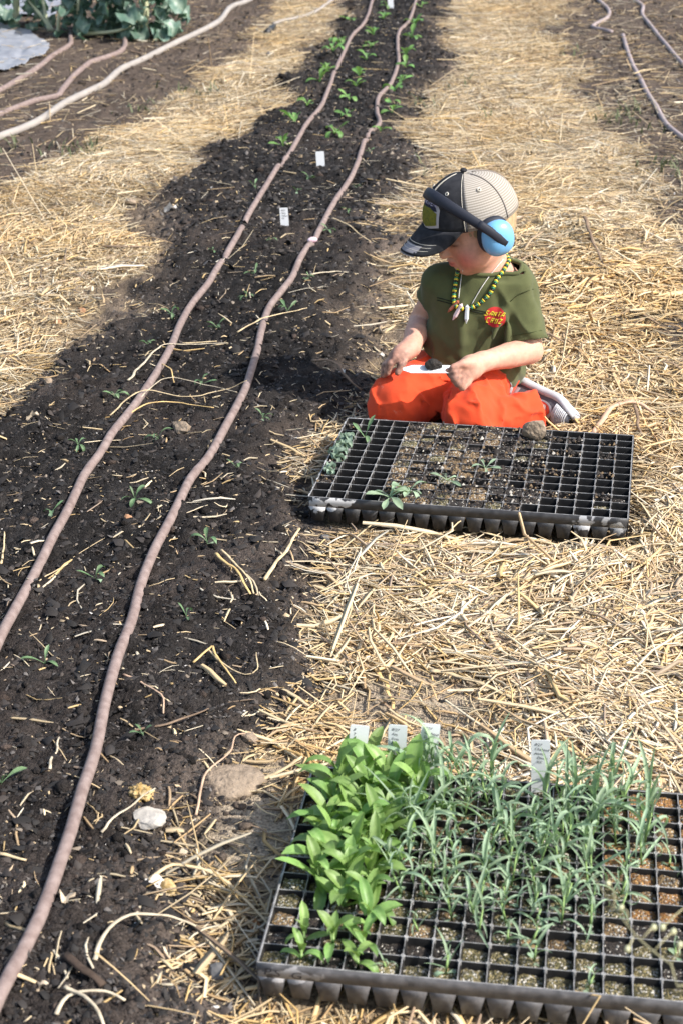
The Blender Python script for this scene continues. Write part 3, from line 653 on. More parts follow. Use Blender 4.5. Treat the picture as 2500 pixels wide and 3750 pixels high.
p_spoon = lambda t: .22 + .78 * sstep(.25, .68, np.array(t)) if t < .75 else max(.03, math.cos((t - .75) / .25 * math.pi / 2) ** .7)
p_round = lambda t: .12 if t < .28 else max(.05, math.sin(math.pi * ((t - .28) / .72) ** .85) ** .6)
BROAD = [leaf_mesh('leaf', M_LEAF_BROAD, p_broad, .285 + .03 * (k % 3), d, .35, seed=k) for k, d in enumerate((.15, .3, .5, .7, .9, .3))]
NARROW = [leaf_mesh('leaf', M_LEAF_NARROW, p_lin, .062 + .014 * (k % 3), d, .5, seg=8, twist=tw, seed=k) for k, (d, tw) in enumerate(((.1, .2), (.35, -.4), (.7, .5), (1.1, .3), (1.5, -.3), (.5, .9), (1.9, .4)))]
SPOON = [leaf_mesh('leaf', M_LEAF_BED, p_spoon, .36, d, .3, seed=k) for k, d in enumerate((.2, .5, .8))]
COTY = [leaf_mesh('seed_leaf', M_LEAF_NARROW, p_spoon, .5, d, .2, seg=5, seed=k) for k, d in enumerate((.2, .6))]
YOUNG = [leaf_mesh('leaf', M_LEAF_YOUNG, p_spoon, .19 + .05 * (k % 2), d, .4, twist=.2, seed=k) for k, d in enumerate((.1, .3, .6, .9))]
WILT = [leaf_mesh('leaf', M_LEAF_WILT, p_broad, .42, d, .8, wav=.45, twist=tw, seed=k, seg=9) for k, (d, tw) in enumerate(((1.2, .6), (1.7, -.8), (2.2, 1.0), (.8, .4)))]
KALE = [leaf_mesh('leaf', M_LEAF_KALE, p_round, .68, d, .5, wav=.4, seed=k, seg=10) for k, d in enumerate((.4, .8, 1.2, .1, 1.6))]
STEM = mesh('stem', *tube_data([(0, 0, 0), (0, 0, .5), (0, 0, 1)], [.011, .010, .007], 6), M_STEM)
def put(me, name, parent, loc, yaw, elev, size, roll=0.0, width=1.0):
    o = link(name, me, parent); o.location = loc; o.rotation_euler = Euler((roll, -elev, yaw), 'XYZ'); o.scale = (size, size * width, size); return o
def stem(parent, h, thick, lean):
    o = link('stem', STEM, parent); o.scale = (thick / .01, thick / .01, h); o.rotation_euler = (lean[1], lean[0], 0)
    return lambda f: Vector((math.sin(lean[0]) * math.cos(lean[1]) * h * f, -math.sin(lean[1]) * h * f, math.cos(lean[0]) * math.cos(lean[1]) * h * f))
def broad_seedling(base, h, pairs, size, label, r, group):
    e = empty('broad_seedling', base, r.random() * 6.28); tag(e, label, 'seedling', group)
    lean = (r.uniform(-.18, .18), r.uniform(-.18, .18)); P = stem(e, h, .0016, lean); yaw = r.random() * 3
    for k in range(pairs):
        f = (k + .6) / pairs; s = size * (.72 + .45 * math.sin(math.pi * (.25 + .6 * f))); el = .42 + .85 * f
        for q in (0, 1):
            put(r.choice(BROAD), 'leaf', e, P(min(1, f)), yaw + q * math.pi + r.uniform(-.25, .25), el + r.uniform(-.2, .2), s * r.uniform(.82, 1.12), r.uniform(-.3, .3), r.uniform(.85, 1.2))
        yaw += math.pi / 2 + r.uniform(-.2, .2)
    put(r.choice(BROAD), 'leaf', e, P(1), yaw, 1.2, size * .55, 0, .8)
    return e
def narrow_seedling(base, h, pairs, size, label, r, group, seedleaf=True):
    e = empty('narrow_seedling', base, r.random() * 6.28); tag(e, label, 'seedling', group)
    lean = (r.uniform(-.3, .3), r.uniform(-.3, .3)); P = stem(e, h, .0013, lean); yaw = r.random() * 3
    if seedleaf:
        for q in (0, 1): put(r.choice(COTY), 'seed_leaf', e, P(.12), yaw + q * math.pi, .15 + r.uniform(-.1, .2), .014 * r.uniform(.8, 1.2))
    for k in range(pairs):
        f = (k + .7) / pairs; s = size * (.65 + .5 * math.sin(math.pi * (.15 + .65 * f))); el = .5 + .9 * f
        for q in (0, 1):
            put(r.choice(NARROW), 'leaf', e, P(min(1, f)), yaw + q * math.pi + r.uniform(-.35, .35), el + r.uniform(-.3, .3), s * r.uniform(.75, 1.2), r.uniform(-.6, .6), r.uniform(.8, 1.25))
        yaw += math.pi / 2 + r.uniform(-.3, .3)
    return e
rs = random.Random(21)
def spot(t, i, j, lev): x, y = tray_pt(t, i + .5, j + .5); return (x + rs.uniform(-.003, .003), y + rs.uniform(-.003, .003), t.z - lev)
def rc(i, j): return '%s row from front, %s column from left' % (ORD[j], ORD[i])
# broad-leaved seedlings down the left columns of the front tray
broad = [(1, 0, .28), (3, 0, .34), (1, 1, .34), (2, 1, .55), (3, 2, .6), (2, 3, .7), (3, 3, .65), (3, 1, .4)]
for j in range(4, 12):
    for i in range(1 if j > 4 else 1, 4 if j < 8 else 5):
        if (i, j) in ((4, 11), (1, 11), (4, 8)): continue
        broad.append((i, j, .85 + .03 * (j - 4)))
for i, j, s in broad:
    broad_seedling(spot(FRONT, i, j, .011), (.014 + .026 * s), 2 + int(s > .62), .056 * (.35 + .68 * s), 'broad-leaved seedling in the front tray, ' + rc(i, j), rs, 'broad-leaved seedlings in the front tray')
# narrow blue-green seedlings over the rest of it
GAPS = {(4, 0), (5, 0), (7, 0), (8, 0), (9, 0), (10, 0), (12, 0), (13, 0), (4, 1), (4, 2), (5, 1), (7, 1), (8, 1), (10, 1), (11, 1), (12, 1), (13, 1), (6, 2), (10, 2), (11, 2), (12, 2), (13, 2), (12, 3), (13, 3), (5, 3), (4, 3), (13, 4), (13, 6)}
for j in range(12):
    for i in range(4, 14):
        if (i, j, ) in [(b[0], b[1]) for b in broad]: continue
        if (i, j) in GAPS and (i, j) not in ((4, 0), (6, 0)): continue
        if rs.random() < .12 and j > 2: continue
        if (i, j) in ((8, 10), (8, 11), (9, 11), (9, 10), (8, 9)): continue
        s = .62 + .05 * min(j, 9) + rs.uniform(-.26, .18)
        if j < 2: s *= .8
        narrow_seedling(spot(FRONT, i, j, .011), .052 * s, 2 + int(j > 2) + int(j > 6 and rs.random() < .7), .060 * s, 'narrow-leaved seedling in the front tray, ' + rc(i, j), rs, 'narrow-leaved seedlings in the front tray')
for i, j in ((14, 7), (15, 6), (14, 2), (15, 10)):
    narrow_seedling(spot(FRONT, i, j, .009), .014, 1, .034, 'tiny seedling in the front tray, ' + rc(i, j), rs, 'narrow-leaved seedlings in the front tray')
# the few plants left in the rear tray
def leafy(name, base, leaves, label, bank, r, size, cat='seedling', lo=.2, hi=.9, group=None, width=1.0):
    e = empty(name, base, 0); tag(e, label, cat, group); yaw = r.random() * 6
    for k in range(leaves):
        put(r.choice(bank), 'leaf', e, (0, 0, .004), yaw + k * 2.4 + r.uniform(-.3, .3), r.uniform(lo, hi), size * r.uniform(.7, 1.2), r.uniform(-.4, .4), width * r.uniform(.85, 1.15))
    return e
GREY = [leaf_mesh('leaf', M_LEAF_NARROW, p_spoon, .24, d, .35, seed=k) for k, d in enumerate((.2, .5, .9))]
leafy('grey_seedling', spot(REAR, 4, 0, .004), 9, 'bushy grey-green seedling hanging over the front edge of the rear tray', GREY, rs, .062, lo=.1, hi=1.0, group='seedlings in the rear tray')
leafy('grey_seedling', spot(REAR, 5, 1, .004), 8, 'grey-green seedling in the rear tray just right of the bushy one', GREY, rs, .048, lo=.1, hi=.9, group='seedlings in the rear tray')
leafy('grey_seedling', spot(REAR, 7, 3, .004), 4, 'small grey-green seedling lying on soil in the rear tray', GREY, rs, .034, lo=.05, hi=.5, group='seedlings in the rear tray')
leafy('grey_seedling', spot(REAR, 9, 5, .004), 5, 'small pale seedling in the middle of the rear tray', GREY, rs, .030, lo=.1, hi=.7, group='seedlings in the rear tray')
leafy('green_seedling', spot(REAR, 1, 9, .010), 3, 'thin bright seedling in the far left corner of the rear tray', YOUNG, rs, .045, lo=.5, hi=1.1, group='seedlings in the rear tray')
for k, (j, n) in enumerate(((3, 6), (5, 6), (6, 7), (7, 8), (8, 7))):
    leafy('wilted_seedling', spot(REAR, 0, j, .004), n, 'wilted silvery seedling at the rear tray\'s left edge, %s from the front' % ORD[k], WILT, rs, .030, lo=.1, hi=1.2, group='wilted seedlings in the rear tray')

# ------------------------------------------------------------------ seedlings planted in the bed
near_left = [(5, 1805), (105, 1530), (120, 1180), (180, 1028), (265, 915), (340, 795), (395, 725), (490, 582)]
near_mid = [(222, 1335), (312, 1155), (365, 1012), (465, 885), (500, 757), (567, 687), (585, 632), (622, 555), (585, 432), (712, 408), (682, 442)]
near_right = [(330, 1695), (430, 1422), (477, 1255), (545, 1078), (605, 965), (660, 718), (710, 642), (755, 532), (822, 432), (800, 490), (850, 352)]
far_left = [(650, 338), (675, 282), (705, 245), (735, 188), (750, 165), (766, 125), (778, 100), (803, 48)]
far_mid = [(770, 310), (795, 268), (802, 232), (817, 202), (825, 178), (842, 140), (850, 108), (857, 78), (880, 45), (887, 18)]
far_right = [(873, 305), (900, 262), (897, 240), (905, 212), (922, 185), (930, 158), (932, 125), (945, 88), (952, 60), (966, 18)]
rb = random.Random(5)
for row, lst, nm in ((near_left, 0, 'left of both hoses'), (near_mid, 0, 'between the two hoses'), (near_right, 0, 'right of both hoses'), (far_left, 1, 'left of both hoses'), (far_mid, 1, 'between the two hoses'), (far_right, 1, 'right of both hoses')):
    for k, (a, b) in enumerate(row):
        q = at(a, b); 
        if lst == 0:
            s = .030 * rb.uniform(.75, 1.25) * (1.15 if b > 1000 else 1.0)
            e = leafy('bed_seedling', q, rb.randint(3, 5), 'thin young seedling in the near bed %s, %s from the camera' % (nm, ORD[k]), YOUNG, rb, s, lo=.35, hi=1.2, group='young seedlings in the bed')
            if k % 2 == 0: put(rb.choice(COTY), 'seed_leaf', e, (0, 0, .003), rb.random() * 6, .15, .016)
        else:
            leafy('bed_seedling', q, rb.randint(4, 6), 'leafy bright green seedling in the far bed %s, %s from the camera' % (nm, ORD[k]), SPOON, rb, .060 * rb.uniform(.85, 1.2), lo=.35, hi=1.25, group='leafy seedlings in the bed')
# ------------------------------------------------------------------ kale
def kale(px, py, n, spread, h, label, seed, bare=()):
    r = random.Random(seed); b = at(px, py); e = empty('kale_plant', b); tag(e, label, 'kale', 'kale plants')
    st = [Vector((0, 0, 0)), Vector((.02, .01, h * .3)), Vector((-.01, .03, h * .62))]
    tube('stem', catmull([tuple(v) for v in st], .05), .018, M_STEM_KALE, e, n=8)
    for k in range(n):
        f = k / n; yaw = k * 2.4 + r.uniform(-.3, .3); rad = spread * (1 - .55 * f) * r.uniform(.35, 1.0); z = h * (.04 + .96 * f ** 1.3) * r.uniform(.85, 1.15)
        o = put(r.choice(KALE), 'leaf', e, (math.cos(yaw) * rad * .6, math.sin(yaw) * rad * .6, z), yaw + r.uniform(-.5, .5), r.uniform(-.5, .9), r.uniform(.085, .15), r.uniform(-.8, .8), r.uniform(.9, 1.25))
    for pts in bare:
        P = catmull([(x, y, z) for x, y, z in pts], .02); tube('leaf_stalk', P, np.linspace(.011, .006, len(P)), M_STEM_KALE, e, n=6)
    return e
kale(232, 78, 120, .30, .50, 'blue-green kale plant with a bare pale stalk, next to the biggest one', 3, [[(-.22, -.02, .0), (-.18, -.05, .14), (-.07, -.04, .15)], [(-.10, -.10, .0), (-.08, -.12, .2), (-.05, -.08, .34)]])
kale(330, 84, 150, .33, .52, 'biggest blue-green kale plant, above the forking hoses', 4, [[(-.3, -.02, .02), (-.1, -.1, .05), (.0, 0, .1)]])
kale(35, 64, 80, .26, .5, 'kale plant at the top left corner behind the grey sheet', 5, [[(.22, -.12, .0), (.12, -.10, .13), (.02, -.05, .22)], [(.2, -.12, .0), (.17, -.08, .2), (.16, -.02, .3)]])
# ------------------------------------------------------------------ grey woven sheet
def sheet(pts, label, seed):
    P = np.array([at(a, b)[:] for a, b in pts]); c = P.mean(0); n = 64
    lo, hi = P.min(0), P.max(0); V = []; ok = {}; Fc = []
    X, Y = np.meshgrid(np.linspace(lo[0], hi[0], n * 2), np.linspace(lo[1], hi[1], n * 2)); sdv = poly_sd(P, X.ravel(), Y.ravel()).reshape(X.shape)
    Z = height(X.ravel(), Y.ravel(), False).reshape(X.shape) + .012 + .014 * fbm(X * 4 + seed, Y * 9, seed=seed, oct=3) + .008 * np.abs(noise(X * 7, Y * 3, seed=seed + 3))
    for a in range(X.shape[0]):
        for b in range(X.shape[1]):
            if sdv[a, b] > -.012: ok[a, b] = len(V); V.append((X[a, b], Y[a, b], Z[a, b]))
    for a in range(X.shape[0] - 1):
        for b in range(X.shape[1] - 1):
            q = [(a, b), (a, b + 1), (a + 1, b + 1), (a + 1, b)]
            if all(k in ok for k in q): Fc.append([ok[k] for k in q])
    o = link('ground_sheet', mesh('ground_sheet', V, Fc, mat('grey_woven_sheet', (.24, .25, .28), .5, .4, var=.12, var_scale=14, bump=.2, bump_scale=300))); md = o.modifiers.new('thick', 'SOLIDIFY'); md.thickness = .002
    return tag(o, label, 'ground sheet')
sheet([(-220, 40), (-20, 58), (60, 72), (112, 105), (108, 128), (70, 140), (45, 158), (0, 168), (-240, 215)], 'wrinkled grey woven sheet on the ground at the left edge', 2)
sheet([(-60, -40), (75, -40), (150, -40), (135, 20), (120, 48), (78, 40), (-60, 44)], 'grey woven sheet between the kale plants at the top edge', 6)
# ------------------------------------------------------------------ plant labels
M_TAG = mat('white_label_plastic', (.72, .73, .74), .4, .45, var=.04, var_scale=20)
def plant_label(base, w_, h_, rz, tilt, lines, label, size=.0052, group='plant labels in the front tray', leanx=0.0):
    e = empty('plant_label', base, rz); e.rotation_euler = (tilt, leanx, rz); tag(e, label, 'plant label', group)
    V = []; Fc = []
    for y in (-.0005, .0005): V += [(-w_ / 2, y, -.012), (w_ / 2, y, -.012), (w_ / 2, y, h_ - .0015), (w_ / 2 - .0015, y, h_), (-w_ / 2 + .0015, y, h_), (-w_ / 2, y, h_ - .0015)]
    Fc = [(5, 4, 3, 2, 1, 0), (6, 7, 8, 9, 10, 11)] + [(k, (k + 1) % 6, 6 + (k + 1) % 6, 6 + k) for k in range(6)]
    link('blade', mesh('blade', V, Fc, M_TAG, smooth=False), e)
    for k, s in enumerate(lines):
        if not s: continue
        o = link('writing', text_mesh(s, size, .35, M_INK2), e); o.rotation_euler = (math.pi / 2, .12, 0)
        o.location = (-w_ * .34, -.0009, h_ - (k + 1.25) * size * 1.25); o.scale = (1.05, 1.1, 1)
    return e
def tag_at(px, py, h_, *a, **k):
    d = plane(px, py, FRONT.z - .008); plant_label((d[0], d[1], FRONT.z - .008), .0245, h_, *a, **k)
tag_at(812, 1800, .086, -.05, -.12, ['8', 'T', 'I', 'H'], 'white plant label at the front tray\'s far left corner, half behind a leaf', leanx=.10)
tag_at(907, 1800, .086, -.10, -.12, ['8/27', 'Am.', 'Iron.', 'Pur'], 'white plant label behind the broad leaves, second from the front tray\'s far left corner', leanx=.03)
tag_at(972, 1805, .090, -.05, -.14, ['8/27', 'Chabaud', 'La Fra', '  KK'], 'white plant label where broad and narrow seedlings meet', size=.0050, leanx=.10)
tag_at(1240, 1822, .078, -.12, -.10, ['8/27', 'Chabaud', 'Jeanne', '  Dionis', '  KK'], 'white plant label standing alone at the far edge of the narrow seedlings', size=.0050, leanx=-.04)
for (a, b, hh, ww, ln, lb) in ((655, 523, .058, .024, ['8/27', 'Mary', 'Yellow', 'KK'], 'white plant label in the bed between the hoses, nearest of the three'), (737, 383, .05, .028, [], 'white plant label in the bed between the hoses, middle one of three, jagged foot'), (897, 20, .11, .030, [], 'white plant label in the bed at the very top of the frame')):
    plant_label(at(a, b), ww, hh, -.05, -.15, ln, lb, size=.006, group='plant labels in the bed', leanx=-.06)
# ------------------------------------------------------------------ stones, clods and odd scraps
def rock(name, base, dims, m, label, cat, seed, rough=.18, sub=3, rz=0.0, facet=0.0, group=None, sink=.25, freq=1.3):
    bm = bmesh.new(); bmesh.ops.create_icosphere(bm, subdivisions=sub, radius=1.0)
    P = np.array([v.co[:] for v in bm.verts]); n1 = fbm(P[:, 0] * freq + seed, P[:, 1] * freq, P[:, 2] * freq + 5, seed=seed, oct=4)
    r = random.Random(seed); f = np.ones(len(P))
    for _ in range(9):
        d = np.array([r.gauss(0, 1) for _ in range(3)]); d /= np.linalg.norm(d); k = P @ d; lim = r.uniform(.55, .85); f = np.where(k * f > lim, lim / np.maximum(k, 1e-6), f) if facet else f
    P = P * (f * (1 + rough * n1))[:, None] * np.array(dims)[None] * .5
    for v, p in zip(bm.verts, P): v.co = p
    me = bpy.data.meshes.new(name); bm.to_mesh(me); bm.free(); me.materials.append(m)
    if not facet: me.polygons.foreach_set('use_smooth', [True] * len(me.polygons))
    o = link(name, me); o.location = (base[0], base[1], base[2] + dims[2] * (.5 - sink)); o.rotation_euler = (0, 0, rz); return tag(o, label, cat, group)
M_STONE = mat('pale_grey_stone', (.40, .37, .33), .85, .2, var=.2, var_scale=60, bump=.6, bump_scale=120)
M_CLAY = mat('dry_clay_clod', (.27, .21, .155), .95, .1, var=.3, var_scale=90, bump=1.0, bump_scale=160)
M_FLINT = mat('grey_gravel', (.14, .135, .13), .7, .3, var=.25, var_scale=50, bump=.3)
M_RUST = mat('orange_brown_clod', (.34, .19, .11), .9, .15, var=.3, var_scale=60, bump=.8, bump_scale=120)
M_YEL = mat('yellow_crumble', (.40, .25, .08), .85, .15, col2=(.55, .43, .24), var=.2, var_scale=120, bump=1.0, bump_scale=180)
x_, y_ = tray_pt(REAR, 12.0, 10.6); rock('clay_clod', (x_, y_, REAR.z - .002), (.047, .04, .044), M_CLAY, 'lumpy clay clod sitting on the rear tray by the shoe', 'clod', 3, .22, facet=1, sink=.05)
rock('flat_stone', at(345, 1888), (.056, .045, .02), M_STONE, 'flat pale stone on the dark soil below the yellow crumbs', 'stone', 5, .16, facet=1, sink=.15, rz=.3)
rock('yellow_clump', at(325, 1832), (.027, .024, .022), M_YEL, 'crumbly yellow clump touching the flat pale stone', 'clump', 6, .9, sub=4, sink=.2, freq=4.5)
rock('clay_slab', at(535, 1800), (.095, .08, .024), M_CLAY, 'large pale clod half sunk beside the near tray', 'clod', 8, .3, sink=.35)
rock('corn_cob_end', at(388, 2045), (.019, .034, .017), M_YEL, 'yellow stub of corn cob lying among curled straw', 'corn cob', 9, .18, rz=.35, sink=.3, freq=5)
M_GAR = mat('garlic_skin', (.72, .60, .62), .5, .35, col2=(.5, .3, .36), var_scale=40)
rock('garlic_clove', at(718, 560), (.030, .022, .018), M_GAR, 'pink and white garlic clove on the hose nearer the child', 'garlic', 12, .12, rz=.4, sink=-.1)
for k, (a, b, s, m, lb) in enumerate(((235, 625, .0, None, ''), (262, 1405, 0, None, ''), (186, 716, .032, M_RUST, 'rusty clod in the straw at the left edge, upper of two'), (134, 744, .026, M_RUST, 'rusty clod in the straw at the left edge, lower of two'),
        (1206, 880, .036, M_RUST, 'orange brown clod behind the child\'s hip'), (1240, 832, .03, M_RUST, 'small orange brown clod in the straw behind the child\'s elbow'), (1140, 2000, 0, None, ''), (150, 1060, .0, None, ''),
        (296, 1192, .022, M_RUST, 'broken reddish shell piece on the soil between hose and seedling'), (745, 1240, .026, M_FLINT, 'grey pebble at the bed edge below the rear tray\'s corner'), (1160, 1575, .012, M_FLINT, 'tiny grey pebble at the tray corner'),
        (1156, 1010, 0, None, ''), (740, 1076, .02, M_CLAY, 'small brown clod left of the rear tray'), (722, 1112, .014, M_FLINT, 'small round pebble left of the rear tray'), (110, 880, .03, M_CLAY, 'clay clod at the left bed edge'), (415, 990, .05, M_CLAY, 'brown clay clod on the bed between the hoses'), (618, 130, .05, M_FLINT, 'dark stone in the far straw beside the bed'), (500, 2240, .03, M_FLINT, 'grey stone at the corner of the near tray'), (575, 1700, .035, M_CLAY, 'brown clod on the bed edge above the near tray'), (300, 470, .05, M_CLAY, 'earthy clod in the left straw path'))):
    if m is None: continue
    rock('clod' if m in (M_CLAY, M_RUST) else 'pebble', at(a, b), (s, s * .8, s * .6), m, lb, 'clod' if m in (M_CLAY, M_RUST) else 'pebble', 30 + k, .3, sub=2, facet=1, rz=k)
# ------------------------------------------------------------------ single straws and sticks that stand out
M_S1 = mat('straw_stalk', (.58, .45, .27), .65, .25, var=.3, var_scale=60); M_S2 = mat('pale_straw_stalk', (.52, .44, .32), .65, .25, var=.3, var_scale=60); M_S3 = mat('golden_stalk', (.64, .44, .19), .6, .3, var=.3, var_scale=60)
M_TWIG = mat('brown_twig', (.20, .14, .095), .8, .2, var=.3, var_scale=60, bump=.5); M_BARK = mat('pinkish_stick', (.52, .36, .25), .75, .2, var=.2, var_scale=50, bump=.4)
M_DARKW = mat('dark_wood_chip', (.06, .042, .032), .85, .2, var=.3, var_scale=80, bump=.6)
def stalk(pts, r, m, label, cat='straw', flat=.7, lifts=None, name='straw_stalk', taper=.6):
    r = r * (.72 if cat in ('straw', 'root') else .9)
    P = []
    for k, (a, b) in enumerate(pts):
        q = at(a, b); P.append((q.x, q.y, q.z + r * 1.2 + (lifts[k] if lifts else .003)))
    P = catmull(P, .008); sd_ = abs(hash(label)) % 97 if False else len(label) * 7 + int(P[0][0] * 1000) % 50; ii = np.arange(len(P)); P[:, 0] += .0028 * noise(ii * .33, np.full(len(P), 2.0), seed=sd_); P[:, 1] += .0028 * noise(ii * .33, np.full(len(P), 7.0), seed=sd_ + 1); flat = flat * .75
    rr = np.linspace(r, r * taper, len(P)) * (1 + .25 * noise(np.arange(len(P)) * .7, np.zeros(len(P)), seed=3))
    return tag(tube(name, P, rr, m, n=6, flat=flat), label, cat)
stalk([(548, 775), (600, 755), (655, 735), (708, 715)], .0032, M_S1, 'long straight straw lying across the hose nearer the child', lifts=[.01, .02, .014, .006])
stalk([(297, 882), (330, 850), (375, 815), (430, 805), (520, 797)], .0042, M_S2, 'broad pale straw bent across the left hose', flat=.4, lifts=[.005, .012, .02, .012, .006])
stalk([(400, 795), (450, 793), (500, 788)], .0035, M_S1, 'short straw lying just behind the bent pale straw')
stalk([(250, 960), (330, 920), (430, 925), (520, 908), (568, 900)], .0026, M_S1, 'long frayed straw from the tangle onto the nearer hose', lifts=[.003, .02, .012, .012, .024])
stalk([(280, 965), (350, 945), (420, 935), (490, 945)], .0028, M_S3, 'golden straw in the tangle between the hoses', lifts=[.003, .018, .01, .006])
stalk([(300, 955), (380, 900), (470, 905), (545, 915)], .0022, M_S2, 'thin pale straw arching in the tangle between the hoses', lifts=[.01, .03, .02, .012])
stalk([(370, 845), (395, 870), (402, 885)], .0024, M_S3, 'short kinked golden straw beside the left hose', lifts=[.01, .015, .004])
stalk([(605, 1340), (650, 1300), (690, 1252)], .0048, M_S1, 'thick yellow straw standing out near the rear tray corner', lifts=[.004, .018, .028])
stalk([(500, 1290), (545, 1330), (578, 1375)], .0040, M_S3, 'golden straw bundle on the bed edge', lifts=[.012, .012, .004]); stalk([(508, 1286), (560, 1335), (582, 1372)], .0030, M_S1, 'yellow straw alongside the golden bundle', lifts=[.018, .016, .006])
stalk([(480, 1500), (520, 1540), (560, 1560), (590, 1545), (588, 1515)], .0020, M_S1, 'thin straw curled into a hook on the dark bed', lifts=[.012, .006, .006, .006, .01])
stalk([(442, 1530), (490, 1500), (498, 1520), (540, 1580)], .0026, M_S3, 'kinked golden straw next to the hooked one', lifts=[.006, .012, .012, .006])
stalk([(285, 1555), (330, 1575), (370, 1605), (374, 1645)], .0026, M_BARK, 'thin tan root curving beside the nearer hose', 'root', name='root')
stalk([(300, 1690), (380, 1670), (480, 1635)], .0028, M_TWIG, 'straight brown twig pointing from the hose to the right', 'twig', name='twig')
stalk([(455, 1880), (470, 1800), (530, 1755), (545, 1710), (575, 1695)], .0024, M_BARK, 'pale crooked root running down the bed edge', 'root', name='root', lifts=[.003, .01, .018, .012, .006])
stalk([(600, 1805), (650, 1790), (700, 1770)], .0046, M_S1, 'thick straw pointing at the corner of the near tray', lifts=[.006, .01, .02])
stalk([(230, 1920), (280, 1890), (360, 1855)], .0026, M_S2, 'pale straw resting on the flat stone', lifts=[.004, .012, .030])
stalk([(345, 2035), (400, 2020), (470, 2030), (540, 2065), (620, 2140)], .0036, M_S1, 'long curved straw beside the corn cob stub', lifts=[.006, .02, .02, .012, .006])
stalk([(215, 2215), (245, 2170), (300, 2140), (390, 2130), (470, 2150)], .0036, M_S2, 'long bowed pale straw near the bottom of the bed', lifts=[.004, .012, .022, .016, .004])
stalk([(135, 2345), (160, 2310), (230, 2300), (290, 2310)], .0034, M_S2, 'pale straw loop at the bottom edge of the frame', lifts=[.004, .012, .012, .006]); stalk([(150, 2290), (170, 2305), (220, 2330), (245, 2380)], .0034, M_S2, 'second pale straw crossing the loop at the bottom edge', lifts=[.014, .014, .012, .006])
stalk([(158, 2205), (200, 2240), (240, 2280)], .0055, M_DARKW, 'dark stick of wood on the bed near the bottom', 'stick', name='stick', taper=.9)
stalk([(-5, 1972), (30, 1975), (62, 1985)], .0036, M_S1, 'short yellow straw at the left edge beside the hose'); stalk([(20, 2240), (50, 2250), (85, 2265)], .0048, M_S1, 'short flat straw under the nearer hose at the bottom', flat=.4)
stalk([(118, 1775), (125, 1740), (140, 1700)], .0028, M_S2, 'short upright straw on the bed left of the nearer hose'); stalk([(5, 1300), (10, 1260), (10, 1228)], .0028, M_S1, 'short straw between the left hose and the frame edge')
stalk([(60, 1360), (110, 1330), (160, 1305)], .0024, M_S1, 'thin straw crossing under the left hose', lifts=[.002, .004, .008])
stalk([(718, 838), (765, 855), (800, 890), (830, 905)], .0048, M_TWIG, 'crooked brown stick in the child\'s shadow', 'stick', name='stick', lifts=[.006, .02, .014, .004])
stalk([(715, 635), (770, 628), (820, 634)], .0038, M_S2, 'pale straw on the soil right of the garlic clove'); stalk([(765, 510), (800, 535), (850, 560)], .003, M_S1, 'thin bent straw above the brown soil', lifts=[.01, .02, .004])
stalk([(1360, 1010), (1400, 975), (1450, 962), (1500, 975)], .0065, M_BARK, 'thick pinkish stick lying behind the rear tray\'s right corner', 'stick', name='stick', flat=.9, lifts=[.006, .03, .032, .02], taper=.85)
stalk([(1455, 965), (1465, 1000), (1480, 1020)], .004, M_TWIG, 'forked twig hanging from the pinkish stick', 'twig', name='twig', lifts=[.03, .015, .004])
stalk([(1340, 535), (1355, 575), (1385, 620)], .0055, M_TWIG, 'grey brown stalk stuck in the straw heap', 'stick', name='stick', lifts=[.04, .03, .004])
stalk([(1145, 1230), (1160, 1195), (1172, 1175)], .0046, M_S2, 'bent straw standing up against the rear tray front', lifts=[.004, .03, .05]); stalk([(1085, 1235), (1105, 1195), (1120, 1190), (1130, 1235)], .0042, M_S1, 'looped straw blade leaning on the rear tray front', flat=.35, lifts=[.004, .034, .036, .004])
stalk([(1015, 1255), (1060, 1240), (1120, 1222)], .0042, M_S1, 'long yellow straw just below the rear tray'); stalk([(815, 1325), (870, 1300), (960, 1280)], .004, M_S3, 'long golden straw on the path in front of the rear tray')
stalk([(985, 1555), (1060, 1575), (1180, 1620)], .0065, M_S1, 'broad split straw lying on bare earth between the trays', flat=.35, lifts=[.008, .01, .008]); stalk([(855, 1530), (880, 1570), (905, 1640)], .0052, M_S3, 'flat golden straw at the bed edge between the trays', flat=.35)
stalk([(1030, 1480), (1090, 1450), (1160, 1400), (1180, 1385)], .004, M_S2, 'long pale straw slanting across the path', lifts=[.01, .016, .022, .026])
stalk([(1330, 180), (1355, 176), (1408, 172), (1500, 173)], .006, M_S1, 'yellow straw lying across the cut hose', lifts=[.02, .028, .02, .01]) if False else None
stalk([(1452, 184), (1475, 179), (1502, 172)], .006, M_S1, 'yellow straw lying across the cut hose', lifts=[.02, .028, .02])
stalk([(520, 240), (620, 215), (690, 190)], .005, M_S2, 'long pale straw at the left bed edge far back', lifts=[.01, .02, .02]); stalk([(300, 120), (330, 130), (355, 148)], .005, M_TWIG, 'thin twig lying over the soil by the pale hose', 'twig', name='twig')
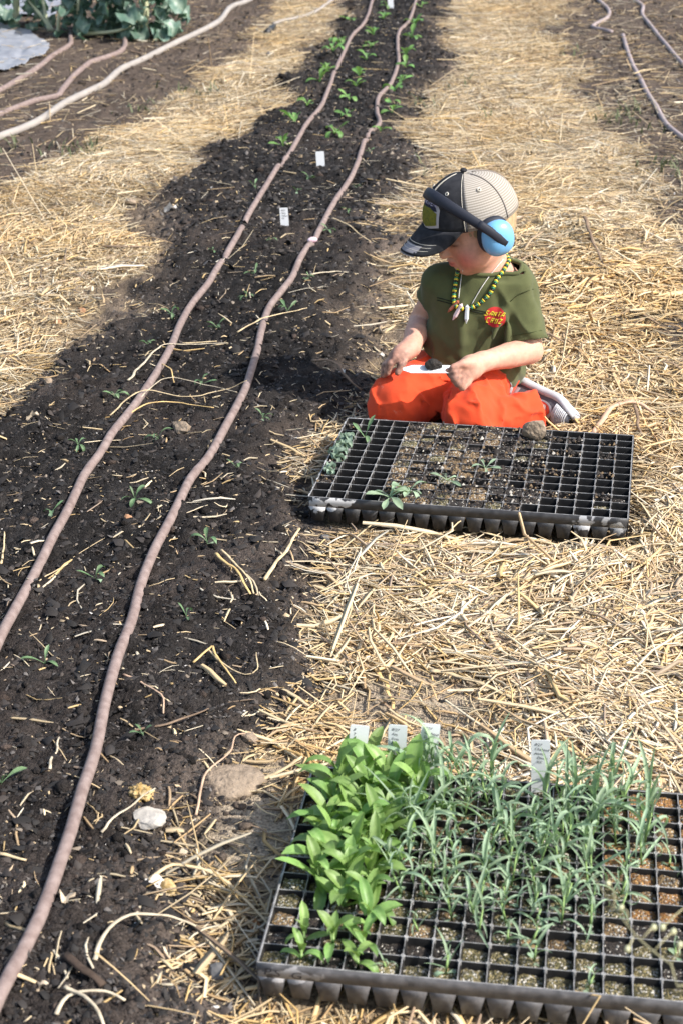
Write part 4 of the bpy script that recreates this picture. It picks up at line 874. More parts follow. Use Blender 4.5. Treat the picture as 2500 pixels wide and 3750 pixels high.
# ------------------------------------------------------------------ dry leaves and paper-thin scraps
M_DRY = mat('dry_cream_leaf', (.66, .54, .40), .7, .25, var=.2, var_scale=60, trans=.2); M_DRYW = mat('bleached_leaf', (.72, .68, .62), .7, .25, var=.15, var_scale=60, trans=.2); M_DRYB = mat('brown_dead_leaf', (.34, .17, .08), .75, .2, var=.3, var_scale=60, trans=.1)
DRY = [leaf_mesh('dry_leaf', M_DRY, p_broad, .55, d, .7, wav=.5, twist=.6, seed=k) for k, d in enumerate((.9, 1.5))]
for k, (a, b, s, m, lb) in enumerate(((335, 2028, .035, M_DRYW, 'curled white leaf scrap above the corn cob stub'), (150, 2075, .038, M_DRY, 'crumpled tan leaf beside the nearer hose, low in the frame'), (112, 2330 - 70, .02, M_DRY, 'small square of husk under the nearer hose'), (770, 1390, .026, M_DRYW, 'white scrap on the straw at the bed edge'),
        (1470, 710, .06, M_DRYW, 'cream torn leaf on the straw right of the child'), (1475, 940, .05, M_DRYB, 'rusty dead leaf behind the rear tray'), (440, 1955, .035, M_DRY, 'papery husk at the edge of the near path'), (570, 2130 - 10, .03, M_DRYB, 'brown leaf flake beside the near tray'), (745, 1120, .022, M_DRYB, 'dead brown leaf left of the rear tray\'s corner'),
        (405, 480, .06, M_DRYW, 'pale curled leaf in the left straw path'), (790, 850, .026, M_DRYW, 'grey-white leaf scrap in the child\'s shadow'), (870, 815, .02, M_DRYW, 'small white petal by the child\'s hand'), (855, 650, .03, M_DRYW, 'white flower husk on the soil left of the sleeve'), (90, 955, .04, M_DRY, 'torn husk among straw at the left bed edge'))):
    q = at(a, b, .004); me = DRY[k % 2].copy(); me.materials[0] = m; o = link('dry_leaf', me); o.location = q; o.scale = (s, s, s); o.rotation_euler = (.2 * math.sin(k * 3), .1, k * 1.7); tag(o, lb, 'dry leaf')
# ------------------------------------------------------------------ green weeds growing through the straw
def weeds(name, spots, label, seed):
    r = np.random.default_rng(seed); V = []; Fq = []
    for (a, b, n, rad, h) in spots:
        c = at(a, b)
        for _ in range((n + 1) // 2):
            x, y = c.x + r.normal(0, rad), c.y + r.normal(0, rad); z = float(height(np.array([x]), np.array([y]), False)[0]); th = r.random() * 6.28; hh = h * r.uniform(.5, 1.3); w_ = .0016 + .0004 * (c.y > 4) * c.y; k = len(V)
            dx, dy = math.cos(th), math.sin(th); sx, sy = -dy * w_, dx * w_
            for f, l, q in ((0, 0, 1), (.5, .2, .8), (1, .7, .1)): V += [(x + dx * hh * l + sx * q, y + dy * hh * l + sy * q, z + hh * f * (1 - .25 * f)), (x + dx * hh * l - sx * q, y + dy * hh * l - sy * q, z + hh * f * (1 - .25 * f))]
            Fq += [(k, k + 1, k + 3, k + 2), (k + 2, k + 3, k + 5, k + 4)]
    o = link(name, mesh(name, V, Fq, mat('weed_green', (.13, .15, .075), .6, .3, var=.3, var_scale=30, trans=.25))); return tag(o, label, 'weeds', kind='stuff')
weeds('weeds', [(1430, 285, 60, .06, .06), (1450, 262, 40, .05, .06), (780, 1500, 22, .03, .02), (830, 1480, 18, .03, .02), (850, 1450, 14, .03, .016), (1320, 130, 26, .05, .05), (1520, 395, 50, .07, .05), (430, 215, 60, .08, .05), (180, 350, 50, .06, .05), (205, 345, 30, .05, .06), (20, 345, 40, .06, .05), (330, 250, 30, .07, .04), (1110, 275, 8, .02, .07), (1060, 200, 20, .05, .05), (960, 235, 20, .05, .04), (1000, 395, 20, .05, .04), (1500, 380, 30, .06, .05)], 'sparse green weeds sprouting through the straw', 3)
# out of focus dry weed stem hanging over the near tray's right side
def g(px, py, z): d = plane(px, py, z); return (d[0], d[1], z)
e = empty('dry_weed', g(1600, 2255, .13)); e.location = (0, 0, 0); tag(e, 'blurred dry weed stem with round pods over the near tray\'s right side', 'weed')
M_WEED = mat('dry_weed_stem', (.42, .38, .22), .7, .2, var=.2)
ZW = .46
MP = catmull([(.70, 1.28, .03), (.62, 1.16, .22), (.50, 1.06, .40), g(1620, 2262, ZW), g(1540, 2215, ZW), g(1470, 2160, ZW), g(1420, 2100, ZW), g(1385, 2050, ZW), g(1360, 2010, ZW)], .01)
tube('stem', MP, np.linspace(.0022, .0005, len(MP)), M_WEED, e, n=6)
for k, (a, b, c, d) in enumerate(((1470, 2160, 1500, 2130), (1440, 2120, 1425, 2085), (1410, 2085, 1395, 2030), (1500, 2185, 1545, 2140), (1540, 2215, 1560, 2170), (1452, 2150, 1440, 2180), (1580, 2080, 1520, 2130))):
    A, B = g(a, b, ZW), g(c, d, ZW + .004); tube('twig', catmull([A, tuple(np.array(A) * .5 + np.array(B) * .5 + np.array([.002, 0, .004])), B], .006), .0005, M_WEED, e, n=5)
    bm = bmesh.new(); bmesh.ops.create_icosphere(bm, subdivisions=2, radius=.0024); me = bpy.data.meshes.new('pod'); bm.to_mesh(me); bm.free(); me.materials.append(mat('pale_pod', (.55, .55, .34), .6, .3)); o = link('pod', me, e); o.location = B; o.scale = (1, 1, 1.25)
# ------------------------------------------------------------------ the child: smooth solids turned into one surface
class Field:
    def __init__(s, lo, hi, h):
        s.lo = np.array(lo, float); s.h = h; s.n = np.ceil((np.array(hi) - s.lo) / h).astype(int) + 1; s.a = np.full(s.n, 1.0, np.float32)
        s.ax = [s.lo[k] + h * np.arange(s.n[k]) for k in range(3)]
    def sub(s, lo, hi):
        a = np.clip(np.floor((np.array(lo) - s.lo) / s.h).astype(int), 0, s.n); b = np.clip(np.ceil((np.array(hi) - s.lo) / s.h).astype(int) + 1, 0, s.n)
        sl = tuple(slice(a[k], b[k]) for k in range(3))
        X, Y, Z = np.meshgrid(*[s.ax[k][sl[k]] for k in range(3)], indexing='ij'); return sl, np.stack([X, Y, Z], -1)
    def join(s, d, sl, k):
        a = s.a[sl]
        if k > 0:
            h = np.maximum(k - np.abs(a - d), 0) / k; s.a[sl] = np.minimum(a, d) - h * h * k * .25
        else: s.a[sl] = np.minimum(a, d)
    def cut(s, d, sl, k):
        a = s.a[sl]; h = np.maximum(k - np.abs(a + d), 0) / max(k, 1e-9); s.a[sl] = np.maximum(a, -d) + (h * h * k * .25 if k > 0 else 0)
    def cone(s, a, b, ra, rb, k=.01, neg=False):
        a, b = np.array(a, float), np.array(b, float); m = max(ra, rb) + k + .012
        sl, P = s.sub(np.minimum(a, b) - m, np.maximum(a, b) + m); ba = b - a; t = np.clip(((P - a) @ ba) / (ba @ ba), 0, 1)
        d = np.linalg.norm(P - a - t[..., None] * ba, axis=-1) - (ra + (rb - ra) * t); (s.cut if neg else s.join)(d, sl, k)
    def chain(s, pts, radii, k=.006):
        for i in range(len(pts) - 1): s.cone(pts[i], pts[i + 1], radii[i], radii[i + 1], k if i == 0 else .003)
    def ell(s, c, rad, axes=None, k=.01, neg=False):
        c = np.array(c, float); rad = np.array(rad, float); m = rad.max() + k + .012; sl, P = s.sub(c - m, c + m)
        q = P - c
        if axes is not None: q = q @ np.array(axes).T
        k0 = np.linalg.norm(q / rad, axis=-1); k1 = np.linalg.norm(q / rad ** 2, axis=-1) + 1e-9; (s.cut if neg else s.join)(k0 * (k0 - 1) / k1, sl, k)
    def warp(s, fn):
        m = np.abs(s.a) < .03; ijk = np.argwhere(m); P = s.lo + ijk * s.h; s.a[m] += fn(P).astype(np.float32)
    def plane_cut(s, p, n, ball=None):
        """keep the side against n; ball=(centre, radius) limits where the cut works"""
        n = np.array(n, float); n /= np.linalg.norm(n); p = np.array(p, float)
        if ball is None: sl, P = s.sub(s.lo, s.lo + s.h * s.n)
        else: sl, P = s.sub(np.array(ball[0]) - ball[1], np.array(ball[0]) + ball[1])
        d = (P - p) @ n
        if ball is not None: d = np.where(np.linalg.norm(P - np.array(ball[0]), axis=-1) < ball[1], d, -1)
        s.a[sl] = np.maximum(s.a[sl], d)
    def surface(s):
        A = s.a; ins = A < 0; n = np.array(A.shape)
        c = sum(ins[i:n[0] - 1 + i, j:n[1] - 1 + j, k:n[2] - 1 + k].astype(np.int8) for i in (0, 1) for j in (0, 1) for k in (0, 1))
        act = np.argwhere((c > 0) & (c < 8)); idx = np.full(n - 1, -1, np.int64); idx[tuple(act.T)] = np.arange(len(act))
        S = np.zeros((len(act), 3)); cnt = np.zeros(len(act)); cor = [(i, j, k) for i in (0, 1) for j in (0, 1) for k in (0, 1)]
        for p in cor:
            for ax_ in range(3):
                if p[ax_]: continue
                q = list(p); q[ax_] = 1; a = A[tuple((act + p).T)]; b = A[tuple((act + q).T)]; m = (a < 0) != (b < 0)
                t = np.where(m, a / np.where(m, a - b, 1), 0); pos = np.array(p, float)[None] + t[:, None] * (np.array(q) - np.array(p))[None]
                S[m] += pos[m]; cnt[m] += 1
        V = s.lo + (act + S / cnt[:, None]) * s.h; Q = []
        for ax_ in range(3):
            o1, o2 = [(1, 2), (2, 0), (0, 1)][ax_]; sl0 = [slice(None)] * 3; sl1 = [slice(None)] * 3; sl0[ax_] = slice(0, -1); sl1[ax_] = slice(1, None)
            a, b = ins[tuple(sl0)], ins[tuple(sl1)]
            for cond, flip in ((a & ~b, False), (~a & b, True)):
                E = np.argwhere(cond); E = E[(E[:, o1] > 0) & (E[:, o2] > 0) & (E[:, o1] < n[o1] - 1) & (E[:, o2] < n[o2] - 1)]
                def cell(d1, d2): e = E.copy(); e[:, o1] += d1; e[:, o2] += d2; return idx[tuple(e.T)]
                q = np.stack([cell(-1, -1), cell(0, -1), cell(0, 0), cell(-1, 0)], -1); Q.append(q[:, ::-1] if flip else q)
        Q = np.concatenate(Q); return V, Q[(Q >= 0).all(1)]
def open_ends(V, Q, planes, tol=.0012):
    """drop the flat faces that close a cut; planes: (point, normal, centre, radius)"""
    C = V[Q].mean(1); N = np.cross(V[Q[:, 1]] - V[Q[:, 0]], V[Q[:, 2]] - V[Q[:, 0]]); N /= np.linalg.norm(N, axis=1)[:, None] + 1e-12; keep = np.ones(len(Q), bool)
    for p, n, c, r in planes:
        n = np.array(n, float); n /= np.linalg.norm(n); d = (C - np.array(p)) @ n; keep &= ~((np.abs(d) < tol) & (np.abs(N @ n) > .8) & (np.linalg.norm(C - np.array(c), axis=1) < r))
    return Q[keep]
def compact(V, Q):
    u, inv = np.unique(Q, return_inverse=True); return V[u], inv.reshape(Q.shape)
def smooth_mesh(V, Q, it=1, lam=.5):
    E = np.concatenate([Q[:, [0, 1]], Q[:, [1, 2]], Q[:, [2, 3]], Q[:, [3, 0]]]); E = np.concatenate([E, E[:, ::-1]])
    key = np.sort(np.concatenate([Q[:, [0, 1]], Q[:, [1, 2]], Q[:, [2, 3]], Q[:, [3, 0]]]), 1); uq, ct = np.unique(key, axis=0, return_counts=True); bd = np.zeros(len(V), bool); bd[uq[ct == 1].ravel()] = True
    for _ in range(it):
        S = np.zeros_like(V); np.add.at(S, E[:, 0], V[E[:, 1]]); n = np.bincount(E[:, 0], minlength=len(V))[:, None]; W = V + lam * (S / np.maximum(n, 1) - V); V = np.where(bd[:, None], V, W)
    return V
hf = Vector((-.87, -.40, -.35)).normalized(); hl = Vector((0, 0, 1)).cross(hf).normalized(); hu = hf.cross(hl).normalized()
qf = Vector((-.91, -.32, -.21)).normalized(); ql = Vector((0, 0, 1)).cross(qf).normalized(); qu = qf.cross(ql).normalized()
HC = Vector((.272, 3.15, .431)); FC = Vector((.280, 3.15, .416)); AX = [tuple(hf), tuple(hl), tuple(hu)]
def H(a, b, c): return np.array(FC + hf * a + hl * b + hu * c)
def K(a, b, c): return np.array(HC + qf * a + ql * b + qu * c)   # frame of the cap and ear defenders
SH_L, EL_L, WR_L = (.374, 3.168, .283), (.398, 3.118, .163), (.289, 3.020, .175)
SH_R, EL_R, WR_R = (.218, 3.192, .285), (.176, 3.235, .190), (.148, 3.100, .180)
M_SKIN = mat('child_skin', attr='tint', rough=.55, spec=.3, var=.10, var_scale=110, bump=.12, bump_scale=700)
_p = M_SKIN.node_tree.nodes['Principled BSDF']; _p.inputs['Subsurface Weight'].default_value = .12; _p.inputs['Subsurface Radius'].default_value = (.006, .0025, .0015); _p.inputs['Subsurface Scale'].default_value = .6
b = Field((.06, 2.93, .0), (.47, 3.34, .57), .0027)
b.ell(H(-.008, 0, .022), (.080, .068, .068), AX, 0); b.ell(H(0.0150, 0, -.020), (.054, .057, .060), AX, .03); b.ell(H(0.0370, 0, -.062), (.026, .027, .020), AX, .025)
for s_ in (-1, 1):
    b.ell(H(0.0330, s_ * .034, -.032), (.030, .029, .030), AX, .02); b.ell(H(0.0650, s_ * .026, .010), (.013, .016, .008), AX, .012, True); b.ell(H(0.0570, s_ * .026, .006), (.012, .012, .008), AX, .006)
b.chain([H(0.0670, 0, .012), H(0.0750, 0, -.004), H(0.0815, 0, -.016)], [.0065, .0080, .0105], .010)
for s_ in (-1, 1): b.ell(H(0.0740, s_ * .007, -.019), (.006, .006, .005), AX, .006)
b.ell(H(0.0700, 0, -.036), (.0085, .015, .0050), AX, .006); b.ell(H(0.0680, 0, -.0455), (.0085, .013, .0055), AX, .006); b.ell(H(0.0800, 0, -.041), (.008, .016, .0012), AX, .003, True)
b.cone(H(-.022, 0, -.02), (.309, 3.180, .308), .036, .042, .02); b.ell((.312, 3.186, .322), (.056, .050, .030), None, .02); b.cone((.302, 3.182, .295), (.285, 3.215, .09), .042, .06, .03); b.cone((.303, 3.182, .300), SH_L, .028, .028, .02); b.cone((.303, 3.182, .300), SH_R, .028, .028, .02)
b.chain([SH_L, EL_L, tuple(np.array(EL_L) * .55 + np.array(WR_L) * .45), WR_L], [.031, .0285, .0265, .0195], .02); b.chain([SH_R, EL_R, tuple(np.array(EL_R) * .5 + np.array(WR_R) * .5), WR_R], [.030, .027, .025, .019], .02)
b.cone(WR_L, (.262, 2.999, .172), .0195, .0225, .012); b.cone((.268, 2.999, .179), (.250, 2.984, .176), .017, .014, .012); b.cone((.270, 2.999, .164), (.254, 2.982, .157), .017, .013, .012)
b.chain([(.266, 2.988, .186), (.246, 2.970, .190), (.226, 2.963, .1855)], [.0115, .0085, .0070], .008)
for pts in ([(.250, 2.980, .177), (.231, 2.962, .175), (.217, 2.966, .1765)], [(.250, 2.976, .167), (.231, 2.957, .164), (.221, 2.966, .1695)], [(.253, 2.975, .158), (.237, 2.957, .153), (.228, 2.967, .158)], [(.258, 2.977, .150), (.246, 2.962, .144), (.238, 2.970, .148)]): b.chain(pts, [.0090, .0082, .0068], .004)
b.cone(WR_R, (.128, 3.082, .174), .019, .0195, .012); b.cone((.136, 3.078, .176), (.117, 3.066, .172), .015, .012, .012); b.cone((.132, 3.094, .170), (.112, 3.086, .163), .015, .012, .012)
for pts in ([(.117, 3.062, .171), (.103, 3.054, .160), (.098, 3.052, .142)], [(.113, 3.071, .168), (.097, 3.064, .154), (.092, 3.060, .134)], [(.110, 3.081, .164), (.094, 3.075, .149), (.090, 3.071, .130)], [(.109, 3.091, .159), (.096, 3.087, .147), (.092, 3.083, .131)], [(.136, 3.068, .172), (.127, 3.052, .158), (.119, 3.047, .144)]): b.chain(pts, [.0088, .0080, .0066], .004)
for a_, k_, t_ in (((.235, 3.19, .08), (.125, 3.075, .06), (.20, 3.225, .035)), ((.312, 3.185, .08), (.265, 3.01, .058), (.405, 3.09, .04))): b.chain([a_, k_, t_], [.045, .036, .026], .02)
V, Q = b.surface(); V, Q = compact(V, Q); V = smooth_mesh(V, Q, 1)
skin = np.tile(np.array([[.60, .335, .245]]), (len(V), 1)); q = V - np.array(FC); fx, lx, ux = q @ np.array(hf) + .013, q @ np.array(hl), q @ np.array(hu)
cheek = np.exp(-((fx - .065) / .03) ** 2 - ((np.abs(lx) - .042) / .022) ** 2 - ((ux + .028) / .022) ** 2)[:, None]; skin = skin * (1 - cheek * np.array([.02, .42, .38]))
lips = np.exp(-((fx - .085) / .015) ** 2 - (lx / .014) ** 4 - ((ux + .041) / .008) ** 4)[:, None]; skin = skin * (1 - lips * np.array([.18, .58, .52]))
brow = (np.exp(-((ux - .022) / .004) ** 2 - ((np.abs(lx) - .028) / .015) ** 4) * (fx > .05))[:, None]; lash = (np.exp(-((ux - .004) / .0034) ** 2 - ((np.abs(lx) - .027) / .012) ** 4) * (fx > .06))[:, None]
skin = skin * (1 - .45 * brow) * (1 - .88 * lash)
for c_, r_, a_ in (((.222, 2.962, .165), .030, .95), ((.095, 3.062, .140), .040, .95), ((.120, 3.055, .165), .034, .7), ((.245, 2.972, .160), .024, .6)):
    d_ = np.exp(-(np.linalg.norm(V - np.array(c_), axis=1) / r_) ** 2) * a_ * np.clip(.75 + .8 * fbm(V[:, 0] * 160, V[:, 1] * 160, V[:, 2] * 160, seed=3, oct=2), 0, 1.1); skin = skin * (1 - d_[:, None] * np.array([.80, .80, .78]))
blot = fbm(V[:, 0] * 25, V[:, 1] * 25, V[:, 2] * 25, seed=9, oct=2)[:, None]; skin = np.clip(skin * (1 + blot * np.array([.05, .16, .17])), .01, 1)
child = empty('person', (.28, 3.15, .004)); tag(child, 'small child kneeling in cap, blue ear defenders, olive shirt and orange trousers, holding a label', 'person')
ORG = np.array(child.location)
def cpart(name, V, Q, m, parent=None, colors=None, smooth=True):
    o = link(name, big_mesh(name, np.asarray(V) - ORG, Q, m, colors, smooth), parent or child); return o
body_o = cpart('body', V, Q, M_SKIN, colors=skin); bodyV, bodyQ = V, Q

# --- T-shirt
def fold(P, a, b, w_, amp):
    a, b = np.array(a), np.array(b); ba = b - a; t = np.clip(((P - a) @ ba) / (ba @ ba), 0, 1); d = np.linalg.norm(P - a - t[:, None] * ba, axis=1); return -1.75 * amp * np.exp(-(d / w_) ** 2) * np.sin(np.pi * np.clip(t * .9 + .08, 0, 1))
s = Field((.12, 3.0, .02), (.48, 3.34, .40), .0030)
s.ell((.276, 3.190, .125), (.109, .088, .105), None, 0); s.ell((.293, 3.180, .235), (.103, .076, .098), None, .04); s.cone((.228, 3.190, .290), (.366, 3.170, .287), .043, .043, .035)
s.ell((.277, 3.197, .092), (.113, .093, .075), None, .03); s.cone((.304, 3.178, .30), (.302, 3.164, .372), .046, .0385, .03)
s.ell((.283, 3.190, .125), (.1, .08, .1), None, .01)
def shirt_warp(P):
    n = .0062 * fbm(P[:, 0] * 22, P[:, 1] * 22, P[:, 2] * 9, seed=5, oct=2) - .0070 * np.maximum(0, 1 - 3.6 * np.abs(noise(P[:, 0] * 15 + P[:, 2] * 9, P[:, 1] * 13, P[:, 2] * 8, seed=7))) + .0016 * fbm(P[:, 0] * 55, P[:, 1] * 55, P[:, 2] * 40, seed=6, oct=2)
    for a_, b_, w_, am in (((.345, 3.10, .27), (.30, 3.085, .15), .010, .009), ((.35, 3.10, .25), (.345, 3.10, .13), .008, .008), ((.25, 3.11, .28), (.255, 3.10, .14), .012, .006), ((.36, 3.13, .30), (.33, 3.10, .22), .009, .007), ((.20, 3.14, .20), (.30, 3.09, .12), .008, .007), ((.22, 3.12, .15), (.35, 3.10, .11), .007, .007), ((.38, 3.16, .16), (.33, 3.1, .10), .008, .008), ((.21, 3.17, .27), (.20, 3.15, .17), .009, .006), ((.40, 3.14, .26), (.41, 3.12, .19), .008, .006), ((.385, 3.13, .26), (.382, 3.10, .20), .006, .006)): n = n + fold(P, a_, b_, w_, am)
    return n
hem_n = np.array([-.39, .18, -1.0]) * np.array([1, 1, 1]); hem_p = (.28, 3.12, .101); hem_n = np.array([-.39, .18, -1.0]); hem_n = hem_n / np.linalg.norm(hem_n)
col_p, col_n = (.303, 3.172, .347), (.06, -.40, .90); sl_p, sl_n = (.399, 3.122, .186), (.22, -.30, -.93); sr_p, sr_n = (.194, 3.214, .238), (-.62, .25, -.75)
s.plane_cut(hem_p, hem_n)
for a_, b_, ra, rb, p_, n_ in ((SH_L, (.398, 3.112, .150), .043, .041, sl_p, sl_n), (SH_R, (.170, 3.240, .175), .041, .043, sr_p, sr_n)):
    s2 = Field((.12, 3.0, .02), (.48, 3.34, .40), .0030); s2.cone(a_, b_, ra, rb, 0); s2.plane_cut(p_, n_); s.join(s2.a, (slice(None),) * 3, .018)
s.warp(shirt_warp); s.plane_cut(hem_p, hem_n); s.plane_cut(col_p, col_n, ((.303, 3.172, .37), .085))
V, Q = s.surface(); Q = open_ends(V, Q, [(hem_p, hem_n, (.283, 3.19, .1), .3), (col_p, col_n, col_p, .09)]); Q = open_ends(V, Q, [(sl_p, sl_n, sl_p, .07), (sr_p, sr_n, sr_p, .06)], .006)
V, Q = compact(V, Q); V = smooth_mesh(V, Q, 2)
M_SHIRT = mat('olive_cotton', (.086, .095, .040), .92, .15, var=.10, var_scale=40, bump=.12, bump_scale=900, sheen=.15)
shirt = cpart('shirt', V, Q, M_SHIRT); md = shirt.modifiers.new('thick', 'SOLIDIFY'); md.thickness = .0022; md.offset = -1
shirtV, shirtQ = V, Q
BV_SHIRT = BVHTree.FromPolygons([tuple(v) for v in V], Q.tolist()); BV_SKIN = BVHTree.FromPolygons([tuple(v) for v in bodyV], bodyQ.tolist())
def boundary_loop(V, Q, near, r):
    key = np.sort(np.concatenate([Q[:, [0, 1]], Q[:, [1, 2]], Q[:, [2, 3]], Q[:, [3, 0]]]), 1); uq, ct = np.unique(key, axis=0, return_counts=True); e = uq[ct == 1]
    ids = np.unique(e); ids = ids[np.linalg.norm(V[ids] - np.array(near), axis=1) < r]; return ids
def ring_tube(ids, V, centre, normal, rad, m, name, parent, push=0.0):
    P = V[ids]; n = np.array(normal, float); n /= np.linalg.norm(n); e1 = np.cross(n, [0.3, 1, .2]); e1 /= np.linalg.norm(e1); e2 = np.cross(n, e1); c = P.mean(0)
    a = np.arctan2((P - c) @ e2, (P - c) @ e1); bins = np.linspace(-math.pi, math.pi, 41); out = []
    for k in range(40):
        mk = (a >= bins[k]) & (a < bins[k + 1])
        if mk.any(): out.append(P[mk].mean(0))
    out = np.array(out); out = .5 * out + .25 * np.roll(out, 1, 0) + .25 * np.roll(out, -1, 0); out = np.vstack([out, out[:2]]) + n * push
    V2, F2 = tube_data(out, rad, 6, 1.0, False, tuple(n)); return link(name, mesh(name, V2 - ORG, F2, m), parent)
ring_tube(boundary_loop(shirtV, shirtQ, col_p, .09), shirtV, col_p, col_n, .0046, M_SHIRT, 'collar', shirt)
M_SEAM = mat('dark_olive_thread', (.035, .042, .017), .9, .1)
def cray(px, py, trees, off):
    """point of a surface met by a sight line, in 2500-pixel units of the photograph"""
    d = Vector(ray(px * .6272, py * .6272)).normalized(); o = Vector((0, 0, CAM_H)); best = None
    for t in trees:
        h = t.ray_cast(o, d)
        if h[0] is not None and (best is None or h[3] < best[2]): best = (h[0], h[1], h[3])
    if best is None: return None
    n = best[1]; n = n if n.dot(d) < 0 else -n; return best[0] + n * off
def R4(x, y): return 1600 + x / 3.92, 950 + y / 3.92
def R2(x, y): return 1300 + x / 1.8447, 1000 + y / 1.8447
def R1(x, y): return 1300 + x / 1.8447, 580 + y / 1.8447
def lay(pts, trees, off, step=.004):
    P = [cray(a, b_, trees, off) for a, b_ in pts]; P = [tuple(p) for p in P if p is not None]; return catmull(P, step)
def line_on(pts, r, m, name, parent, trees=None, off=.0004):
    P = lay(pts, trees or [BV_SHIRT], off + .0008); return link(name, mesh(name, *(lambda d: (d[0] - ORG, d[1]))(tube_data(P, r, 5)), m), parent)
M_PRINT = mat('black_print', (.012, .013, .01), .8, .2)
line_on([R2(x, y) for x, y in ((552, 165), (610, 180), (680, 202), (740, 228), (800, 246), (880, 262))], .0009, M_PRINT, 'printed_stripe', shirt); line_on([R2(x, y) for x, y in ((552, 182), (610, 197), (680, 218), (740, 243), (800, 260), (880, 277))], .0009, M_PRINT, 'printed_stripe', shirt)
line_on([R2(x, y) for x, y in ((1045, 190), (1095, 148), (1160, 120), (1235, 98))], .0008, M_SEAM, 'shoulder_seam', shirt); line_on([R2(x, y) for x, y in ((1048, 425), (1110, 415), (1180, 402), (1255, 388))], .0006, M_SEAM, 'sleeve_stitching', shirt)
# round chest emblem with two words
lc = cray(*R4(832, 828), [BV_SHIRT], 0); hit = BV_SHIRT.find_nearest(lc); ln = hit[1]; ln = ln if ln.y < 0 else -ln
ln = (ln + Vector((-.15, -1.0, .25))).normalized(); lx_ = Vector((0, 0, 1)).cross(ln).normalized(); lx_ = (lx_ + Vector((0, 0, -.02))).normalized(); ly_ = ln.cross(lx_).normalized()
def on_shirt(u_, v_, off):
    o = lc + lx_ * u_ + ly_ * v_; h = BV_SHIRT.ray_cast(o + ln * .03, -ln, .08); p = h[0] if h[0] is not None else o; return p + ln * off
M_RED = mat('red_print', (.50, .035, .035), .75, .2); M_YELP = mat('yellow_print', (.72, .58, .05), .7, .2)
Vd = [tuple(on_shirt(0, 0, .0012))]; Fd = []
for a_ in range(1, 7):
    for k in range(28): Vd.append(tuple(on_shirt(.0212 * a_ / 6 * math.cos(k * math.pi / 14), .0212 * a_ / 6 * math.sin(k * math.pi / 14), .0012)))
for k in range(28): Fd.append((0, 1 + k, 1 + (k + 1) % 28))
for a_ in range(5):
    for k in range(28): q0 = 1 + a_ * 28; Fd.append((q0 + k, q0 + 28 + k, q0 + 28 + (k + 1) % 28, q0 + (k + 1) % 28))
emb = link('emblem', mesh('emblem', np.array(Vd) - ORG, Fd, M_RED), shirt)
GLY = {'S': [[(1, 1), (.25, 1), (.2, .55), (.8, .45), (.75, 0), (-.25, 0)]], 'A': [[(-.1, 0), (.55, 1), (.95, 1), (.95, 0)], [(.25, .38), (.95, .38)]], 'N': [[(0, 0), (0, 1), (.8, 0), (.8, 1)]], 'T': [[(0, 1), (1, 1)], [(.5, 1), (.5, 0)]],
       'C': [[(.9, 1), (.1, 1), (.1, 0), (.85, 0)]], 'R': [[(.1, 0), (.1, 1), (.85, 1), (.85, .52), (.1, .52)], [(.45, .52), (.9, 0)]], 'U': [[(.1, 1), (.1, 0), (.85, 0), (.85, 1)]], 'Z': [[(.0, 1), (.9, 1), (.0, 0), (.9, 0)]]}
def word(s_, u0, v0, w_, h_, gap, m, r, off):
    for k, ch in enumerate(s_):
        for st in GLY[ch]:
            P = []
            for i in range(len(st) - 1):
                for t in np.linspace(0, 1, 6)[(0 if i == 0 else 1):]:
                    gx_, gy_ = st[i][0] * (1 - t) + st[i + 1][0] * t, st[i][1] * (1 - t) + st[i + 1][1] * t; P.append(tuple(on_shirt(u0 + k * (w_ + gap) + gx_ * w_ + gy_ * h_ * .34, v0 + gy_ * h_, off)))
            link('lettering', mesh('lettering', *(lambda d: (d[0] - ORG, d[1]))(tube_data(P, r, 4, .5, True, tuple(ln)[0:3])), m), emb)
for m_, r_, of_ in ((M_PRINT, .00125, .0012), (M_YELP, .00080, .0022)): word('SANTA', -.0215, .0015, .0056, .0090, .0026, m_, r_, of_); word('CRUZ', -.0185, -.0125, .0058, .0092, .0030, m_, r_, of_)

